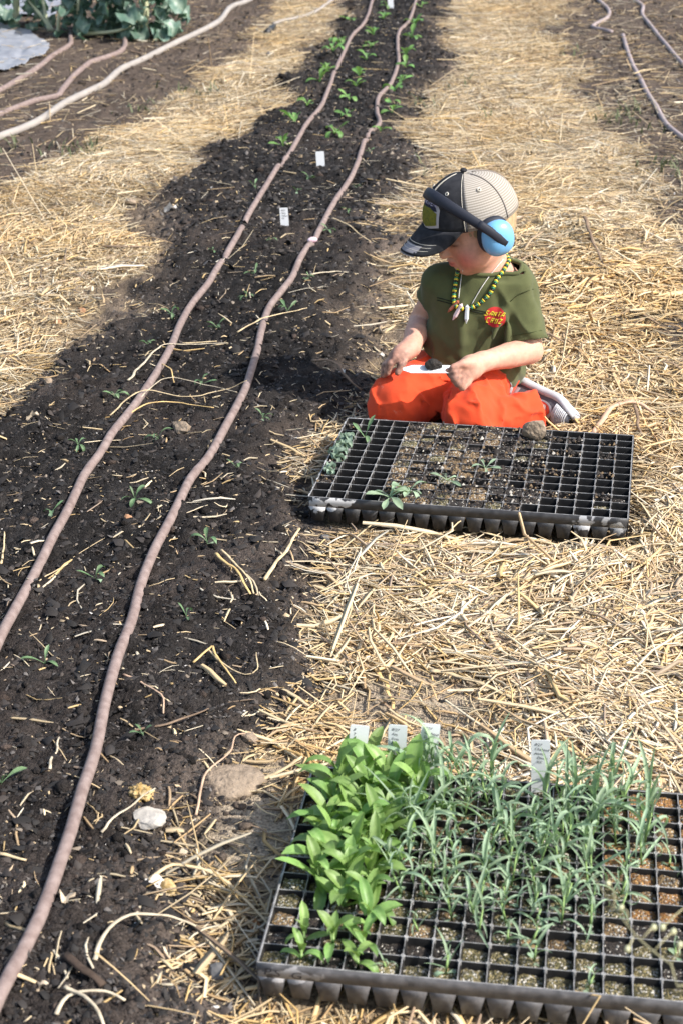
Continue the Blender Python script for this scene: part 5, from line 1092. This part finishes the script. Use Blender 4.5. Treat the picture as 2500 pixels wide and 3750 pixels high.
# --- trousers
t = Field((.03, 2.90, -.01), (.50, 3.34, .19), .0034)
t.ell((.276, 3.210, .080), (.096, .080, .076), None, 0); t.cone((.238, 3.19, .082), (.120, 3.064, .066), .068, .058, .03); t.cone((.120, 3.066, .062), (.205, 3.235, .045), .055, .040, .012)
t.cone((.312, 3.185, .085), (.264, 3.002, .062), .066, .056, .03); t.cone((.275, 3.000, .048), (.435, 3.085, .040), .046, .042, .006)
def tw(P):
    n = .0045 * fbm(P[:, 0] * 16, P[:, 1] * 16, P[:, 2] * 16, seed=15, oct=2) - .0075 * np.maximum(0, 1 - 3.6 * np.abs(noise(P[:, 0] * 17 + P[:, 1] * 8, P[:, 1] * 17 - P[:, 0] * 6, P[:, 2] * 22, seed=17))) - .0036 * np.maximum(0, 1 - 3.6 * np.abs(noise(P[:, 0] * 36 + P[:, 1] * 12, P[:, 1] * 34, P[:, 2] * 40, seed=19))) + .0018 * fbm(P[:, 0] * 50, P[:, 1] * 50, P[:, 2] * 50, seed=16, oct=2)
    for a_, b_, w_, am in (((.22, 3.07, .13), (.30, 3.06, .125), .007, .008), ((.21, 3.05, .10), (.25, 3.02, .07), .007, .009), ((.16, 3.03, .11), (.21, 3.02, .05), .007, .008), ((.34, 3.06, .12), (.33, 3.01, .06), .008, .008), ((.38, 3.05, .09), (.42, 3.06, .03), .007, .009), ((.36, 3.03, .09), (.39, 3.02, .03), .007, .009), ((.25, 2.96, .115), (.30, 2.955, .11), .006, .006), ((.18, 3.12, .15), (.13, 3.05, .12), .008, .006), ((.28, 3.04, .13), (.26, 2.96, .11), .010, .006), ((.40, 3.06, .09), (.43, 3.10, .09), .006, .006), ((.09, 3.02, .08), (.10, 3.01, .02), .008, .005)): n = n + fold(P, a_, b_, w_, am)
    return n
t.warp(tw); cf_p, cf_n = (.412, 3.078, .04), (.95, .30, .05); t.plane_cut(cf_p, cf_n, (cf_p, .085))
t.a[:, :, t.ax[2] < .0045] = np.maximum(t.a[:, :, t.ax[2] < .0045], .002)
V, Q = t.surface(); Q = open_ends(V, Q, [(cf_p, cf_n, cf_p, .09)]); V, Q = compact(V, Q); V = smooth_mesh(V, Q, 5)
M_TROUS = mat('orange_red_cotton', (.66, .066, .020), .88, .2, var=.07, var_scale=30, bump=.15, bump_scale=500, sheen=.1)
def add_dust(m, col, scale, lo, hi):
    N = m.node_tree.nodes; L = m.node_tree.links; p = N['Principled BSDF']; src = p.inputs['Base Color'].links[0].from_socket; tc = N.new('ShaderNodeTexCoord'); n = N.new('ShaderNodeTexNoise'); n.inputs['Scale'].default_value = scale; n.inputs['Detail'].default_value = 6; n.inputs['Roughness'].default_value = .7
    L.new(tc.outputs['Object'], n.inputs['Vector']); r = N.new('ShaderNodeMapRange'); r.inputs[1].default_value = lo; r.inputs[2].default_value = hi; r.inputs[4].default_value = .6; L.new(n.outputs['Fac'], r.inputs[0]); mx = N.new('ShaderNodeMix'); mx.data_type = 'RGBA'; L.new(r.outputs[0], mx.inputs[0]); L.new(src, mx.inputs[6]); mx.inputs[7].default_value = (*col, 1); L.new(mx.outputs[2], p.inputs['Base Color'])
add_dust(M_TROUS, (.62, .36, .26), 22, .66, .74)
trous = cpart('trousers', V, Q, M_TROUS); md = trous.modifiers.new('thick', 'SOLIDIFY'); md.thickness = .002; md.offset = -1
BV_TR = BVHTree.FromPolygons([tuple(v) for v in V], Q.tolist())
M_LIN = mat('grey_lining', (.30, .30, .31), .9, .1)
P = lay([R2(x, y) for x, y in ((1040, 740), (1046, 775), (1040, 815))], [BV_TR], .001); link('pocket_lining', mesh('pocket_lining', *(lambda d: (d[0] - ORG, d[1]))(tube_data(P, np.interp(np.linspace(0, 1, len(P)), [0, .3, 1], [.003, .006, .002]), 8, .4)), M_LIN), trous)
P = lay([R2(x, y) for x, y in ((650, 770), (632, 820), (612, 880), (600, 930))], [BV_TR], .0002); link('seam', mesh('seam', *(lambda d: (d[0] - ORG, d[1]))(tube_data(P, .0009, 5)), M_TROUS), trous)

# --- shoes: sole, upper, toe guard and coloured side panels
M_SOLE = mat('white_rubber_sole', (.54, .54, .56), .6, .35, var=.1, var_scale=40); M_UP = mat('dark_grey_shoe_mesh', (.085, .085, .10), .7, .3, col2=(.15, .15, .165), var_scale=400); M_SIDE = mat('silver_shoe_panel', (.42, .42, .45), .45, .4); M_REDP = mat('red_shoe_panel', (.55, .05, .03), .45, .4); M_ORP = mat('orange_shoe_panel', (.70, .25, .08), .45, .4)
def make_shoe(heel, ax_, yl):
    x = Vector(ax_).normalized(); y = (Vector(yl) - x * Vector(yl).dot(x)).normalized(); z = x.cross(y); L = .168
    def T(a, c, d): return np.array(Vector(heel) + x * a + y * c + z * d) - ORG
    prof = [(0, .012, .030), (.03, .024, .046), (.12, .028, .056), (.3, .027, .060), (.5, .029, .052), (.68, .034, .042), (.84, .034, .034), (.95, .024, .024), (1, .012, .014)]
    f = lambda k: (lambda t: np.interp(t, [p[0] for p in prof], [p[k] for p in prof])); hw, ht = f(1), f(2)
    root = empty('shoe', (0, 0, 0), parent=child); ns = 22
    def loft(name, rows, m, close=True):
        n = len(rows[0]); V = [p for r_ in rows for p in r_]; Fc = [(i * n + k, i * n + (k + 1) % n, (i + 1) * n + (k + 1) % n, (i + 1) * n + k) for i in range(len(rows) - 1) for k in range(n if close else n - 1)]
        if close: Fc += [tuple(range(n))[::-1], tuple((len(rows) - 1) * n + k for k in range(n))]
        return link(name, mesh(name, np.array(V), Fc, m), root)
    rows, rows2 = [], []
    for i in range(ns + 1):
        s_ = i / ns; w_, h_ = hw(s_), ht(s_); spring = .010 * max(0, s_ - .75) / .25 + .004 * max(0, .1 - s_) / .1
        rows.append([T(s_ * L + (.006 if s_ == 1 else -.004 if s_ == 0 else 0), a * (w_ + .004), spring + b_) for a, b_ in ((-1, .0), (-.9, -.004), (0, -.005), (.9, -.004), (1, .0), (1.04, .006), (1.0, .0125), (.9, .014), (0, .014), (-.9, .014), (-1.0, .0125), (-1.04, .006))])
        rows2.append([T(s_ * L, w_ * math.cos(a), spring + .014 + max(.002, h_ - .002) * max(0, math.sin(a)) ** .8) for a in np.linspace(0, math.pi, 13)])
    loft('sole', rows, M_SOLE); loft('upper', rows2, M_UP, False)
    def patch(name, s0, s1, a0, a1, m, lift, n=10, taper=0.0):
        V = []; Fc = []
        for i in range(n + 1):
            for k in range(n + 1):
                s_ = s0 + (s1 - s0) * i / n; sh = math.sqrt(max(0, 1 - abs(2 * i / n - 1) ** 2.6)) if taper else 1; am = (a0 + a1) / 2; a = am + (a1 - a0) * (k / n - .5) * max(sh, .03); w_, h_ = hw(s_) + lift, ht(s_) + lift; spring = .010 * max(0, s_ - .75) / .25
                V.append(T(s_ * L, w_ * math.cos(a), spring + .014 + (h_ - .002) * math.sin(a) ** .8))
        for i in range(n):
            for k in range(n): b_ = i * (n + 1) + k; Fc.append((b_, b_ + 1, b_ + n + 2, b_ + n + 1))
        return link(name, mesh(name, np.array(V), Fc, m), root)
    patch('side_panel', .28, .80, .15, 1.35, M_SIDE, .0012, taper=1); patch('side_panel', .32, .76, .22, 1.2, M_REDP, .0024, taper=1); patch('side_panel', .36, .60, .45, 1.0, M_ORP, .0036, taper=1); patch('side_panel', .56, .70, .35, .8, M_SOLE, .0044, taper=1); patch('heel_panel', .0, .16, .1, 1.3, M_SIDE, .0012)
    for k in range(9): s_ = .80 + k * .020; link('toe_rib', mesh('toe_rib', *tube_data([T(s_ * L, (hw(s_) + .001) * math.cos(a), .010 * max(0, s_ - .75) / .25 + .014 + (ht(s_)) * max(0, math.sin(a)) ** .8) for a in np.linspace(.05, 2.2, 12)], .0016, 5), M_SOLE), root)
    return root
make_shoe((.398, 3.205, .055), (.63, -.77, -.10), (-.40, -.45, .80))
make_shoe((.195, 3.24, .040), (.55, .83, .0), (.1, -.1, .98))

# --- cap
M_CAPB = mat('faded_black_cotton', (.022, .023, .027), .9, .15, var=.25, var_scale=45, col2=(.036, .036, .04), bump=.15, bump_scale=700); M_THREAD = mat('cream_thread', (.6, .56, .48), .8, .2); M_GREYP = mat('worn_grey_canvas', (.26, .25, .27), .9, .1, var=.1)
M_MESHC = mat('tan_cap_netting', (.41, .375, .33), .85, .15, var=.06, var_scale=30)
def netting(m):
    N = m.node_tree.nodes; L = m.node_tree.links; p = N['Principled BSDF']; src = p.inputs['Base Color'].links[0].from_socket; a = N.new('ShaderNodeAttribute'); a.attribute_name = 'weave'; sx = N.new('ShaderNodeSeparateXYZ'); L.new(a.outputs['Vector'], sx.inputs[0]); o = []
    for ch, fr in ((0, 2 * math.pi * 110), (1, 2 * math.pi * 27)):
        mu = N.new('ShaderNodeMath'); mu.operation = 'MULTIPLY'; mu.inputs[1].default_value = fr; L.new(sx.outputs[ch], mu.inputs[0]); sn = N.new('ShaderNodeMath'); sn.operation = 'SINE'; L.new(mu.outputs[0], sn.inputs[0]); o.append(sn)
    mn = N.new('ShaderNodeMath'); mn.operation = 'MULTIPLY_ADD'; L.new(o[0].outputs[0], mn.inputs[0]); mn.inputs[1].default_value = .3; L.new(o[1].outputs[0], mn.inputs[2]); r = N.new('ShaderNodeMapRange'); r.inputs[1].default_value = -.3; r.inputs[2].default_value = .5; L.new(mn.outputs[0], r.inputs[0])
    mx = N.new('ShaderNodeMix'); mx.data_type = 'RGBA'; mx.inputs[6].default_value = (.25, .222, .19, 1); L.new(r.outputs[0], mx.inputs[0]); L.new(src, mx.inputs[7]); L.new(mx.outputs[2], p.inputs['Base Color'])
netting(M_MESHC)
cap = empty('cap', (0, 0, 0), parent=child)
RX, RY, RZ, Z0 = .100, .086, .089, .016
def dome(phi, th, lift=0.0, dent=True):
    c = math.cos(th) ** .85 if th < math.pi / 2 else 0; sag = -.006 * (1 - math.cos(phi * 2)) * (1 - th / 1.57) * .5
    r = 1 + (.012 * math.sin(phi * 3 + 1) * math.sin(2 * th) if dent else 0)
    return K((RX + lift) * c * math.cos(phi) * r - .004, (RY + lift) * c * math.sin(phi) * r, Z0 + sag + (RZ + lift) * math.sin(th) ** .95 * (1 + .03 * math.cos(phi)))
def dome_part(name, p0, p1, m, lift, n=26, k=14, weave=False):
    V = []; Fc = []; W_ = []
    for i in range(n + 1):
        for j in range(k + 1): ph, th = p0 + (p1 - p0) * i / n, (math.pi / 2) * j / k; V.append(dome(ph, th, lift)); W_.append((ph / (2 * math.pi), th / (math.pi / 2), 0))
    for i in range(n):
        for j in range(k): b_ = i * (k + 1) + j; Fc.append((b_, b_ + k + 1, b_ + k + 2, b_ + 1))
    me = mesh(name, np.array(V) - ORG, Fc, m)
    if weave: set_col(me, np.array(W_), 'weave')
    o = link(name, me, cap); md = o.modifiers.new('thick', 'SOLIDIFY'); md.thickness = .002; md.offset = -1; return o
SEAM = 1.12
dome_part('front_panel', -SEAM, SEAM, M_CAPB, .0); dome_part('mesh_back', SEAM, 2 * math.pi - SEAM, M_MESHC, -.0012, n=50, weave=True)
def on_dome(name, pts, r, m, lift=.0006): return link(name, mesh(name, *(lambda d: (d[0] - ORG, d[1]))(tube_data([dome(a, b_, lift) for a, b_ in pts], r, 5)), m), cap)
ths = np.linspace(0.02, 1.45, 16)
for ph in (SEAM - .05, -SEAM + .05, .03, -.03): on_dome('stitching', [(ph, t_) for t_ in ths], .0006, M_THREAD)
M_BIND = mat('grey_seam_tape', (.24, .21, .19), .9, .1)
for ph in (2.05, -2.05, math.pi): on_dome('seam_tape', [(ph, t_) for t_ in ths], .0012, M_BIND, -.0004)
for ph in (.62, -.62, 1.6, -1.6):
    c_ = dome(ph, .86, .001); nn = Vector(c_ - K(0, 0, .03)).normalized(); e1 = nn.orthogonal().normalized(); e2 = nn.cross(e1); tube('eyelet', [tuple(np.array(Vector(c_) + (e1 * math.cos(a) + e2 * math.sin(a)) * .0032) - ORG) for a in np.linspace(0, 2 * math.pi, 13)], .0012, M_THREAD, cap, n=5)
bt = dome(0, math.pi / 2, .002); bm = bmesh.new(); bmesh.ops.create_uvsphere(bm, u_segments=12, v_segments=8, radius=.0075); me = bpy.data.meshes.new('top_button'); bm.to_mesh(me); bm.free(); me.materials.append(M_CAPB); o = link('top_button', me, cap); o.location = bt - ORG; o.scale = (1, 1, .6)
def brim_pt(v, t_, lift=0.0):
    ph = v * 1.02; rx = (RX + .001) * math.cos(ph) - .004; yy = (RY + .001) * math.sin(ph) * (1 - .06 * t_ * t_)
    g_ = (1 - abs(v) ** 2.6) ** .62; return K(rx + t_ * .060 * g_, yy, Z0 + .003 - .032 * t_ * g_ - .036 * v * v * t_ * g_ - .006 * (1 - math.cos(ph * 2)) * .5 + lift)
V = []; Fc = []; nv, ntt = 30, 12
for i in range(nv + 1):
    for j in range(ntt + 1): V.append(brim_pt(-1 + 2 * i / nv, j / ntt))
for i in range(nv):
    for j in range(ntt): b_ = i * (ntt + 1) + j; Fc.append((b_, b_ + ntt + 1, b_ + ntt + 2, b_ + 1))
o = link('brim', mesh('brim', np.array(V) - ORG, Fc, M_CAPB), cap); md = o.modifiers.new('thick', 'SOLIDIFY'); md.thickness = .0035; md.offset = 0
for t_ in (.58, .70, .83): link('stitching', mesh('stitching', *(lambda d: (d[0] - ORG, d[1]))(tube_data([brim_pt(v, t_, .0022) for v in np.linspace(-.93, .93, 40)], .0006, 5)), M_THREAD), cap)
V = []; Fc = []
for i in range(9):
    for j in range(6): V.append(brim_pt(-.18 + .58 * i / 8, .66 + .36 * j / 5, .0024 + (-.004 if j == 5 else 0)))
for i in range(8):
    for j in range(5): b_ = i * 6 + j; Fc.append((b_, b_ + 6, b_ + 7, b_ + 1))
link('brim_patch', mesh('brim_patch', np.array(V) - ORG, Fc, M_GREYP), cap)
# badge on the cap front: pale border, olive shield, lettering above
def badge(name, outline, m, lift, n=8):
    V = []; Fc = []; c_ = np.mean(np.array(outline), 0)
    V.append(dome(c_[0], c_[1], lift, False)); rings = 5; k = len(outline)
    for r_ in range(1, rings + 1):
        for p in outline: q_ = c_ + (np.array(p) - c_) * r_ / rings; V.append(dome(q_[0], q_[1], lift))
    for i in range(k): Fc.append((0, 1 + i, 1 + (i + 1) % k))
    for r_ in range(rings - 1):
        for i in range(k): a = 1 + r_ * k; Fc.append((a + i, a + k + i, a + k + (i + 1) % k, a + (i + 1) % k))
    return link(name, mesh(name, np.array(V) - ORG, Fc, m), cap)
def dens(pts, n=6): return [tuple(np.array(pts[i]) * (1 - t_) + np.array(pts[(i + 1) % len(pts)]) * t_) for i in range(len(pts)) for t_ in np.linspace(0, 1, n, endpoint=False)]
M_NAVY = mat('navy_badge_cloth', (.03, .03, .05), .9, .1); M_OLV = mat('olive_yellow_badge', (.21, .19, .03), .9, .1, col2=(.11, .12, .03), var_scale=200); M_LIL = mat('lilac_letter', (.55, .5, .62), .8, .1); M_BORD = mat('pale_badge_border', (.42, .39, .40), .9, .1)
badge('badge_border', dens([(-.48, .10), (0.0, .02), (.48, .10), (.52, .48), (.30, .80), (-.30, .80), (-.52, .48)]), M_BORD, .0012); badge('badge_cloth', dens([(-.44, .44), (.44, .44), (.26, .76), (-.26, .76)]), M_NAVY, .0020)
badge('badge_shield', dens([(-.42, .15), (0.0, .07), (.42, .15), (.44, .40), (.2, .50), (-.2, .50), (-.44, .40)]), M_OLV, .0022)
for k, ch in enumerate('DEPARTMENT'):
    me = text_mesh(ch, .016, 0, M_LIL); a0 = -.40 + .085 * k
    for v in me.vertices: x_, y_ = v.co.x, v.co.y; v.co = Vector(dome(a0 + x_ / .105, .50 + y_ / .10 + .06 * math.cos(a0 * 3), .0032) - ORG)
    link('lettering', me, cap)

# --- hair under the cap
hfld = Field(np.array(HC) - .14, np.array(HC) + .14, .003)
hfld.ell(H(-.010, 0, .010), (.082, .0725, .072), AX, 0); hfld.ell(H(.062, 0, -.050), (.090, .10, .085), AX, .004, True); hfld.ell(H(-.01, 0, -.115), (.09, .09, .085), AX, .006, True)
hfld.warp(lambda P: .0022 * fbm(((P - np.array(HC)) @ np.array(hf)) * 130, ((P - np.array(HC)) @ np.array(hl)) * 130, ((P - np.array(HC)) @ np.array(hu)) * 18, seed=2, oct=2))
V, Q = hfld.surface(); V, Q = compact(V, Q)
cpart('hair', V, Q, mat('fair_hair', (.40, .28, .16), .55, .4, var=.25, var_scale=90))
# --- ear defenders
M_BLUE = mat('light_blue_plastic', (.16, .42, .72), .32, .5, coat=.3); M_BAND = mat('dark_navy_rubber', (.018, .021, .032), .6, .3)
ear = empty('ear_defenders', (0, 0, 0), parent=child)
def arc_band(s0, s1, n=40):
    rows = []
    for s_ in np.linspace(s0, s1, n):
        rho = .118; da, du = .69, .724; k = math.cos(s_); lat = math.sin(s_) * (.100 + .022 * abs(math.sin(s_)) ** 6)
        base = K(da * rho * k - .006, lat, du * rho * k - .002); wd = .0125 - .0036 * abs(math.sin(s_)) ** 2; th = .0065 - .0025 * abs(math.sin(s_))
        tan = Vector(K(-da * rho * math.sin(s_), .1 * math.cos(s_), -du * rho * math.sin(s_)) - np.array(HC)).normalized(); side = (qf * du - qu * da).normalized(); out = side.cross(tan).normalized()
        if out.dot(Vector(base) - HC) < 0: out = -out
        rows.append([np.array(Vector(base) + side * (a * wd) + out * (b_ * th)) - ORG for a, b_ in ((-1, -.2), (-.85, .55), (0, .8), (.85, .55), (1, -.2), (0, -.5))])
    V = [p for r_ in rows for p in r_]; m = 6; Fc = [(i * m + k, i * m + (k + 1) % m, (i + 1) * m + (k + 1) % m, (i + 1) * m + k) for i in range(n - 1) for k in range(m)] + [tuple(range(m))[::-1], tuple((n - 1) * m + k for k in range(m))]
    return V, Fc
link('headband', mesh('headband', *arc_band(-1.50, 1.50), M_BAND), ear)
RM = Matrix((qf, ql, qu)).transposed().to_4x4()
def ball(name, c, rad, m, parent, seg=28, rings=16, power=1.0):
    bm = bmesh.new(); bmesh.ops.create_uvsphere(bm, u_segments=seg, v_segments=rings, radius=1)
    me = bpy.data.meshes.new(name)
    for v in bm.verts: v.co = Vector((math.copysign(abs(v.co.x) ** power, v.co.x) * rad[0], math.copysign(abs(v.co.y) ** power, v.co.y) * rad[1], math.copysign(abs(v.co.z) ** power, v.co.z) * rad[2]))
    bm.to_mesh(me); bm.free(); me.polygons.foreach_set('use_smooth', [True] * len(me.polygons)); me.materials.append(m); o = link(name, me, parent); o.matrix_local = Matrix.Translation(Vector(c - ORG)) @ RM; return o
for s_ in (-1, 1):
    ball('ear_cup', K(-.010, s_ * .104, -.010), (.0335, .0235, .0365), M_BLUE, ear, power=.88); ball('ear_cushion', K(-.010, s_ * .084, -.008), (.0350, .0150, .0380), M_BAND, ear, power=.88)
    P = [np.array(Vector(K(.024 - .052 * q_, s_ * (.1265 - .006 * abs(2 * q_ - 1) ** 2), .030 - .062 * q_))) - ORG for q_ in np.linspace(-.12, .80, 9)]; tube('slider', P, .0082, M_BAND, ear, n=8, flat=.32, up=tuple(ql))
# --- bead necklace and pendant cord
BVN = [BV_SHIRT, BV_SKIN]
path = [(1030, -60), (1010, 0), (985, 60), (950, 120), (920, 175), (890, 220), (870, 270), (845, 315), (820, 370), (795, 415), (770, 460), (730, 510), (685, 560), (640, 600), (590, 640), (530, 670), (460, 695), (400, 705), (345, 705), (295, 690), (260, 655), (245, 610), (243, 560), (243, 510), (250, 465), (252, 420), (262, 375), (268, 330), (275, 285), (290, 230), (300, 185), (314, 140)]
P = lay([R4(a, b_) for a, b_ in path], BVN, .0045, .001); P = np.vstack([P[0] + np.array([-.018, .050, .010]), P[0] + np.array([-.004, .026, .008]), P[0] + np.array([-.001, .010, .004]), P, P[-1] + np.array([.003, .010, .006]), P[-1] + np.array([.010, .028, .008])]); ker = np.ones(15) / 15; P = np.stack([np.convolve(np.pad(P[:, k], 7, mode='edge'), ker, mode='valid') for k in range(3)], -1)
neck = empty('bead_necklace', (0, 0, 0), parent=child); d_ = np.concatenate([[0], np.cumsum(np.linalg.norm(np.diff(P, axis=0), axis=1))]); bm_ = {}
BCOL = {'y': mat('yellow_bead', (.72, .56, .04), .3, .5), 'g': mat('green_bead', (.03, .20, .09), .3, .5), 'k': mat('black_bead', (.012, .014, .013), .3, .5)}
bead_prof = [(.0012, -.5), (.0034, -.5), (.0043, -.25), (.0045, 0), (.0043, .25), (.0034, .5), (.0012, .5)]
for k_, m_ in BCOL.items():
    V = [(r_ * math.cos(a), r_ * math.sin(a), z_ * .0042) for r_, z_ in bead_prof for a in np.linspace(0, 2 * math.pi, 12, endpoint=False)]; Fc = [(i * 12 + j, i * 12 + (j + 1) % 12, (i + 1) * 12 + (j + 1) % 12, (i + 1) * 12 + j) for i in range(6) for j in range(12)]; bm_[k_] = mesh('bead', V, Fc, m_)
pat = 'ygkygkyg'; n_ = int(d_[-1] / .0040)
for k in range(n_):
    s_ = (k + .5) * d_[-1] / n_; c_ = np.array([np.interp(s_, d_, P[:, q_]) for q_ in range(3)]); c2 = np.array([np.interp(min(s_ + .003, d_[-1]), d_, P[:, q_]) for q_ in range(3)]); c1 = np.array([np.interp(max(s_ - .003, 0), d_, P[:, q_]) for q_ in range(3)])
    o = link('bead', bm_['ygk'[k % 3]], neck); o.location = c_ - ORG; o.rotation_euler = Vector(c2 - c1).to_track_quat('Z', 'Y').to_euler()
M_CORD = mat('white_cord', (.70, .68, .65), .7, .2); pend = empty('crystal_pendant', (0, 0, 0), parent=child)
for pts in ([(935, -5), (860, 85), (800, 160), (720, 270), (640, 390), (560, 520), (490, 640)], [(372, 140), (355, 230), (335, 350), (318, 460), (308, 560)]):
    Pc = lay([R4(a, b_) for a, b_ in pts], BVN, .0020); link('cord', mesh('cord', *(lambda d: (d[0] - ORG, d[1]))(tube_data(Pc, .0009, 5)), M_CORD), pend)
for a_, b_, r_, m_ in (((352, 640), (245, 862), .0048, mat('pink_quartz', (.72, .56, .58), .25, .5)), ((416, 650), (392, 915), .0046, mat('pale_blue_stone', (.62, .68, .70), .25, .5)), ((322, 600), (165, 750), .0040, mat('red_brown_stone', (.42, .13, .07), .25, .5))):
    A, B = cray(*R4(*a_), BVN, .0065), cray(*R4(*b_), BVN, .0060); D = B - A; tube('pendant_stone', [tuple(np.array(A + D * f_) - ORG) for f_ in (-.02, .06, .07, .72, .74, 1.0)], [.001, r_ * .7, r_, r_, r_, .0004], m_, pend, n=6)
for o in pend.children:
    for p_ in o.data.polygons: p_.use_smooth = o.name.startswith('cord')

# --- the label in the hand with a crumb of soil on it
e = empty('plant_label', (.182, 2.968, .1805)); e.rotation_euler = (.42, .025, .02); tag(e, 'white plant label held in the child\'s hand with soil on it', 'plant label')
V = []
for z_ in (-.0005, .0005): V += [(.056, -.011, z_), (.056, .011, z_), (-.036, .011, z_), (-.055, .0035, z_), (-.056, -.003, z_), (-.040, -.011, z_)]
link('blade', mesh('blade', V, [(0, 1, 2, 3, 4, 5)[::-1], (6, 7, 8, 9, 10, 11)] + [(k, (k + 1) % 6, 6 + (k + 1) % 6, 6 + k) for k in range(6)], M_TAG, smooth=False), e)
rock('soil_clump', (.186, 2.970, .1795), (.030, .022, .022), mat('wet_black_soil', (.022, .018, .015), .7, .35, var=.5, var_scale=200, bump=1.0, bump_scale=300), 'small black lump of soil balanced on the held label', 'soil', 77, .55, sink=.05)
rock('soil_clump', (.200, 2.972, .1800), (.012, .010, .009), bpy.data.materials['wet_black_soil'], 'crumb of soil beside the black lump on the held label', 'soil', 78, .5, sub=2, sink=.05)
